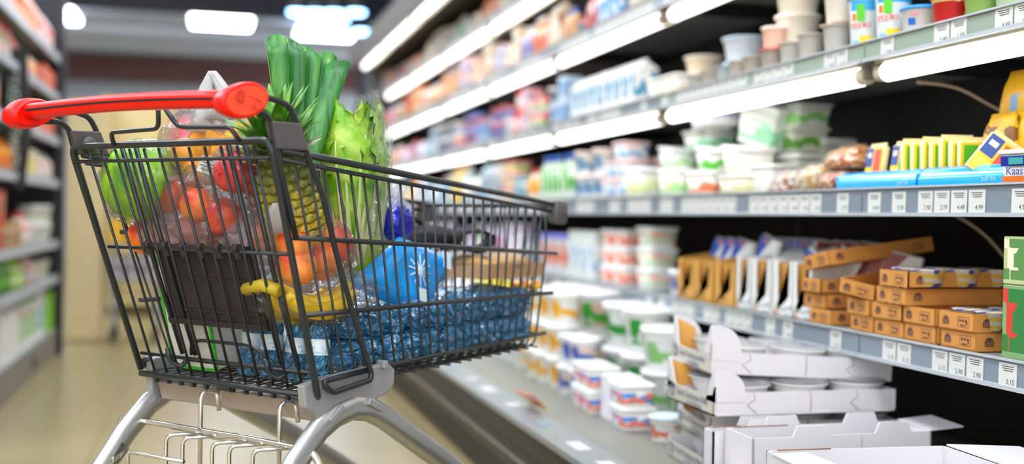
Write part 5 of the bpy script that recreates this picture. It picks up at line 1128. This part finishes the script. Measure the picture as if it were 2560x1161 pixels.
for r_ in range(NR):
    t = (r_+.5)/NR; rad = pprof(t)
    for c in range(NC):
        a = 2*math.pi*(c+.5*(r_ % 2))/NC; h = H_/NR*1.0; w = 2*math.pi*rad/NC*.56
        o = Vector((rad*math.cos(a), rad*math.sin(a), H_*t)); tn = Vector((-math.sin(a), math.cos(a), 0)); ou = Vector((math.cos(a), math.sin(a), 0)); upv = Vector((0, 0, 1))
        vs = []
        for k in range(6):
            b_ = math.pi/3*k+math.pi/6; vs.append(o+tn*w*math.cos(b_)*1.05+upv*h*.62*math.sin(b_)-ou*.002)
        for k in range(6):
            b_ = math.pi/3*k+math.pi/6; vs.append(o+tn*w*.68*math.cos(b_)+upv*h*.40*math.sin(b_)+ou*.0052)
        tip = o+ou*.0078-upv*h*.02; vs.append(tip); vs = [rot @ v for v in vs]
        m.add(vs, [(k, (k+1) % 6, 6+(k+1) % 6, 6+k) for k in range(6)]+[(6+k, 6+(k+1) % 6, 12) for k in range(6)], 0, False)
        s = [rot @ v for v in (o+ou*.006-tn*w*.42+upv*h*.02, o+ou*.006+tn*w*.42+upv*h*.02, o+ou*.012+upv*h*.42, o+ou*.0065-upv*h*.2)]
        m.add(s, [(0, 1, 2), (0, 3, 1)], 1)
m.build('rind', [pe, mat('bract_tan', 'C9A878', .7)], e)
def blade(mb, base, d0, length, width, droop, side, mi=0, fold=.35, n=10):
    """a leaf: starts at base heading d0, bends by droop towards side"""
    p = Vector(base); d = Vector(d0).normalized(); sd = Vector(side).normalized(); rows = []
    for i in range(n+1):
        t = i/n; w = width*(min(1, .75+t*1.2) if t < .3 else 1-((t-.3)/.7)**1.7)+.0004; b_ = d.cross(sd); b_ = b_.normalized() if b_.length > 1e-5 else Vector((1, 0, 0)); nn_ = b_.cross(d).normalized()
        rows.append([p-b_*w+nn_*w*fold, p-b_*w*.5+nn_*w*fold*.3, p.copy(), p+b_*w*.5+nn_*w*fold*.3, p+b_*w+nn_*w*fold])
        p = p+d*length/n; d = (d+sd*droop/n*(.3+1.4*t)).normalized()
    mb.loft(rows, mi, True, closed=False)
m = MB(); rnd = random.Random(11)
for k in range(54):
    t = k/54; a = k*2.4; out = Vector((math.cos(a), math.sin(a), 0)); el = .15+1.25*t**.8
    d = (out*math.cos(el)+Vector((0, 0, 1))*math.sin(el)); base = Vector((0, 0, H_-.006+.03*t))+out*(.022*(1-t)+.004)
    L_ = .045+.07*min(1, t*1.6)-(.015*max(0, t-.75)*4); mi = 0 if t > .35 else (1 if rnd.random() < .55 else 0)
    if rnd.random() < .06: mi = 2
    blade(m, rot @ base, rot @ d, L_, .0165-.005*t, .5+.5*rnd.random(), rot @ (out*.9+Vector((0, 0, -.25))), mi)
m.build('crown', [leafy('crown_green', '4E8C22', '2F6418', '9CBB4A', 8), leafy('crown_dry', '8F8A62', '5C6A3E', 'C0B08A', 8), mat('crown_yellow', 'E3B21E', .5)], e)

# leeks
LK = [((690, 103), (720, 430), .19, .022, 'leftmost leek top, pale edged and folded, behind the pineapple crown'), ((737, 112), (745, 430), .185, .021, 'second leek from the left with bright cut centre'), ((782, 132), (765, 430), .178, .018, 'middle leek of the bunch'),
      ((818, 145), (775, 430), .165, .019, 'fourth leek, dark green and leaning right'), ((842, 165), (772, 420), .14, .024, 'front leek with browned tip leaning in front of the romaine')]
lg = []
for k, c3 in enumerate((('2F7A2C', '1A5520', '5C9A44'), ('4FA428', '2F7E22', '8CC84A'))):
    mm = leafy(f'leek_leaf_{k}', *c3, 2); lg.append(mm)
    nt = mm.node_tree; mp = nt.nodes.new('ShaderNodeMapping'); mp.inputs['Scale'].default_value = (9, 9, .35)
    tc = [n for n in nt.nodes if n.type == 'TEX_COORD'][0]; nz = [n for n in nt.nodes if n.type == 'TEX_NOISE'][0]; nt.links.new(tc.outputs['Object'], mp.inputs[0]); nt.links.new(mp.outputs[0], nz.inputs[0])
lrim = mat('leek_cut_edge', 'A8C860', .5); 
for k, (pa, pb_, u, wd, lab) in enumerate(LK):
    top = un(*pa, u); bot = un(*pb_, u+.0); bot = bot+(bot-top).normalized()*.10; o = bot
    e = item('leek', o, lab, 'leek'); d = top-bot; Lh = d.length; rt = Vector((0, 0, 1)).rotation_difference(d.normalized()).to_matrix() @ Matrix.Rotation(R(33.5), 3, 'Z')
    # layered leaves with a V fold; the photo sees them from the rear right
    for j, (sc_, cut, sh) in enumerate(((1.0, 0, 0), (.8, .008, .004), (.5, -.008, .008))):
        m = MB(); rows = []; n_ = 22; ang0 = R(20+25*k)
        for i in range(15):
            t = i/14; w = (wd*.42+(wd-wd*.42)*t**1.3)*sc_; row = []
            for q in range(n_+1):
                a = ang0+(q/n_)*R(300-40*j); slant = cut*(1 if i == 14 else 0)+(.012*math.sin(a+k)*(1 if i == 14 else 0))
                x = math.cos(a)*w*(1-.0*t); y = math.sin(a)*w*(.95-.62*t)+sh*t
                row.append(rt @ Vector((y, x, Lh*t*(1-.02*j)+slant)))
            rows.append(row)
        m.loft(rows, 0, True, closed=False)
        o_ = m.build('leaf', [lg[0] if j < 2 else lg[1], lrim], e); s_ = o_.modifiers.new('thick', 'SOLIDIFY'); s_.thickness = .0016; s_.material_offset_rim = 1
    MB().lathe([(wd*.38, -.04), (wd*.42, .0), (wd*.42, .06)], rot=rt, n=16).build('stalk', mat('leek_white', 'D9E2B8', .45), e)

# romaine lettuce
rl = leafy('romaine_leaf', '7EB41E', '46900E', 'C6DC60', 6); rr_ = mat('romaine_rib', 'D5DC9A', .4, var=.1, vscale=20)
def romaine(o, topp, R0, label, seed):
    e = item('romaine_lettuce', o, label, 'lettuce'); d = Vector(topp)-Vector(o); L_ = d.length; rt = Vector((0, 0, 1)).rotation_difference(d.normalized()).to_matrix(); rnd = random.Random(seed)
    MB().lathe([(.012, 0), (R0*.5, .02), (R0*.62, L_*.3), (R0*.66, L_*.6), (R0*.4, L_*.85), (.01, L_*.93)], rot=rt, n=20).build('heart', rl, e)
    for k in range(13):
        a = k*2.4+seed; out = Vector((math.cos(a), math.sin(a), 0)); tn = Vector((-math.sin(a), math.cos(a), 0)); Lk = L_*rnd.uniform(.82, 1.03); m = MB(); rows = []
        for i in range(17):
            t = i/16; rr = R0*(.35+.75*math.sin(min(t, .8)*math.pi*.62))*(1-.25*max(0, t-.7)/.3)*(1+.1*(k % 3)/2); w = R0*(.38+.95*t**.9)*(1 if t < .86 else max(.12, 1-((t-.86)/.14)**2)); row = []
            for q in range(-6, 7):
                s = q/6; ruf = (.010*math.sin(i*1.7+k)*s*s+.006*math.sin(i*2.9+q*.9+k))*max(0, t-.25)*1.3
                an = s*w/R0*.8; p = out*(rr*math.cos(an)+ruf)+tn*(rr*math.sin(an)*1.15)+Vector((0, 0, Lk*t-.018*abs(s)**2*t+ruf)); row.append(rt @ p)
            rows.append(row)
        m.loft(rows, 0, True, closed=False)
        m.tube([rt @ (out*(R0*(.35+.75*math.sin(min(t, .8)*math.pi*.62))*(1-.25*max(0, t-.7)/.3)*(1+.1*(k % 3)/2)+.0015)+Vector((0, 0, Lk*t))) for t in [i/10 for i in range(9)]], [.009*(1-.1*i) for i in range(9)], n=6, mi=1, flat=.6)
        m.build('leaf', [rl, rr_], e)
    return e
romaine(un(880, 655, .13), un(866, 250, .13), .044, 'romaine lettuce standing upright in clear film, near head beside the leeks', 1)
romaine(un(915, 660, .2), un(900, 255, .2), .042, 'romaine lettuce standing upright in clear film, far head behind the near one', 4)
m = MB(); o = un(880, 640, .15); d_ = un(884, 240, .15)-o; rows = []
for i in range(25):
    t = i/24; c = d_*t; k = (.75+.3*math.sin(t*math.pi*.7))*(1-.35*max(0, t-.75)/.25); row = []
    for j in range(48):
        a = 2*math.pi*j/48; w = 1+.10*noise.noise(Vector((math.cos(a)*2.2, math.sin(a)*2.2, t*7)))+.035*math.sin(11*a+t*9)+.03*noise.noise(Vector((math.cos(a)*7, math.sin(a)*7, t*16)))
        row.append((c.x+.058*k*w*math.cos(a), c.y+.078*k*w*math.sin(a), c.z+.010*math.sin(3*a)*(t > .9)))
    rows.append(row)
m.loft(rows, 0, True)
single(m, 'plastic_bag', film('romaine_film', white=.04, bump=1.0, bscale=30, rough=.1, gloss=.7), o, 'tall crinkled clear bag around the romaine lettuce', 'plastic bag')

# packs further forward
def slabpack(name, P, th, mats, label, cat, rim=0):
    """a flat pack from four corner points, bulging a little, thickness th away from the viewer"""
    P = [Vector(p) for p in P]; o = sum(P, Vector())/4; nr = (P[1]-P[0]).cross(P[3]-P[0]).normalized()
    if nr.y < 0: nr = -nr
    m = MB(); N = 12
    for s in (0, 1):
        rows = []
        for i in range(N+1):
            row = []
            for j in range(N+1):
                a, b_ = i/N, j/N; p = P[0].lerp(P[1], a).lerp(P[3].lerp(P[2], a), b_)-o; ed = min(a, 1-a, b_, 1-b_)
                bul = min(1, ed*7)**.5; q = th*.5*bul*(1+.25*noise.noise(p*18)); row.append(p+nr*(th*.5+(q if s else -q)))
            rows.append(row)
        m.loft(rows, 0, True, closed=False)
    return o, nr, m
P = [un(1018, 585, .13), un(1152, 640, .115), un(1078, 792, .10), un(888, 706, .105)]
o, nr, m = slabpack('', P, .045, None, '', '')
e = item('food_pack', o, 'flat glossy light blue pack leaning on the water bottles', 'packet'); m.build('pack_body', mat('sky_blue_foil', '14A0F4', .2, bump=.5, bscale=30, var=.25, vscale=12, coat=.5), e)
ux = (P[1]-P[0]).normalized(); uy = (P[0]-P[3]); uy = (uy-ux*uy.dot(ux)).normalized(); ot = -nr*.004
w = MB(); cw = (P[0]+P[1])/2-o+ot-uy*.018+nr*.0; put_text(w, 'LIGHT', .024, cw-nr*.004, ux, uy)
for k in range(6):
    a = math.pi*k/6; c = P[0].lerp(P[2], .45)-o-nr*.006; dv = (ux*math.cos(a)+uy*math.sin(a)); w.tube([c-dv*.035, c+dv*.035], .0016, n=5)
for c_, hh in ((P[1].lerp(P[2], .2).lerp(P[0], .2), .03), (P[2].lerp(P[1], .25).lerp(P[3], .22), .03)):
    c = c_-o-nr*.004; w.add([c-ux*.013-uy*hh*.6, c+ux*.013-uy*hh*.6, c+ux*.013+uy*hh*.6, c-ux*.013+uy*hh*.6], [(0, 1, 2, 3)])
w.build('pack_print', mat('print_white', 'DDEEF4', .4), e)
P = [un(868, 560, .16), un(1000, 600, .16), un(935, 715, .15), un(860, 690, .15)]
o, nr, m = slabpack('', P, .05, None, '', ''); single(m, 'food_pack', leafy('green_pack', 'A4B818', '7A9A0C', 'C6D24A', 3), o, 'olive green pack between the apples and the light blue pack', 'packet')
m = MB(); c = un(990, 555, .19)
def pf(d): return 1+.13*noise.noise(d*4)+.08*abs(noise.noise(d*9))
m.sphere((0, 0, 0), (.045, .036, .043), 36, 26, fn=pf)
e = item('bread_bag', c, 'small dark blue foil bag with a gathered clear top behind the side wires', 'bag'); m.build('bag_body', mat('royal_blue_foil', '1A1FA8', .15, .2, bump=.8, bscale=28, coat=.6), e)
w = MB(); rows = []
for i in range(7):
    t = i/6; rr = (.032, .026, .015, .009, .012, .018, .02)[i]
    rows.append([((rr*(1+.3*math.sin(6*a)))*math.cos(a), rr*(1+.3*math.sin(5*a+1))*math.sin(a), .028+.055*t) for a in [2*math.pi*j/24 for j in range(24)]])
w.loft(rows, 0, True); w.build('bag_top', film('bag_top_film', white=.35, bump=.8, bscale=30), e)
# black cloth bag with loop handle
c = un(1075, 596, .26); e = item('cloth_bag', c, 'black cloth bag with a looped strap lying on the goods', 'bag'); bk = mat('black_cloth', '1A191B', .85, bump=.3, bscale=160)
m = MB(); m.sphere((0, 0, 0), (.085, .07, .03), 36, 20, fn=lambda d: 1+.12*noise.noise(d*2.6)).build('bag_body', bk, e)
def strap(mb, P, w, up):
    rows = []; n_ = len(P)
    for i, p in enumerate(P): rows.append([Vector(p)-Vector(up)*w/2, Vector(p)+Vector(up)*w/2])
    mb.loft(rows, 0, True, closed=False)
m = MB(); cc = un(1182, 597, .16)-c; strap(m, [cc+Vector((.056*math.cos(a), -.012*math.cos(a), .025*math.sin(a)+.004*math.cos(2*a))) for a in [2*math.pi*k/28 for k in range(29)]], .034, (.3, 1, .3))
ob = m.build('strap', bk, e); s_ = ob.modifiers.new('t', 'SOLIDIFY'); s_.thickness = .004
m = MB(); strap(m, [un(965, 520, .30)-c, un(1000, 522, .29)-c, un(1040, 545, .28)-c, un(1080, 590, .26)-c, un(1110, 610, .25)-c], .04, (.1, .9, .4))
ob = m.build('strap', bk, e); s_ = ob.modifiers.new('t', 'SOLIDIFY'); s_.thickness = .004
# cardboard tray of wrapped rolls
c = un(1245, 690, .14); e = item('cardboard_tray', (c.x+.01, .17, .700), 'brown cardboard tray of film wrapped pastries at the front of the trolley', 'tray')
kraft = mat('kraft_board', 'C79A6C', .7, var=.06, vscale=14)
m = MB(); lx, ly, hz = .225, .15, .032
m.box((0, 0, .002), (lx, ly, .004))
for sx in (-1, 1): m.box((sx*lx/2, 0, hz/2), (.004, ly, hz))
for sy in (-1, 1): m.box((0, sy*ly/2, hz/2), (lx, .004, hz))
m.build('tray_body', kraft, e)
for i in range(5):
    MB().sphere((-.088+.044*i, 0, .03), (.023, .06, .021), 16, 12, fn=lambda d: 1+.05*math.sin(12*d.y)).build('pastry', mat('pastry_gold', 'D9A75C', .5, var=.25, vscale=40), e)
bag((0, 0, .034), (lx*.53, ly*.53, .026), '', film('tray_film', white=.06, bump=1.0, bscale=40, rough=.06), 14, amp=.08, par=e, name='film_wrap')
for i, (px, col, lab) in enumerate(((1300, 'E04040', 'small red and yellow sachet'), (1335, 'F0C81E', 'small yellow sachet'))):
    c = un(px, 714, .2); m = MB(); m.sphere((0, 0, 0), (.02, .02, .014), 14, 10); single(m, 'food_sachet', printed('sachet'+str(i), col, 'F6D030', 'E8504A', .1, .9, 3), c, lab+' on the bottles under the cardboard tray, '+['left one', 'right one'][i], 'sachet')
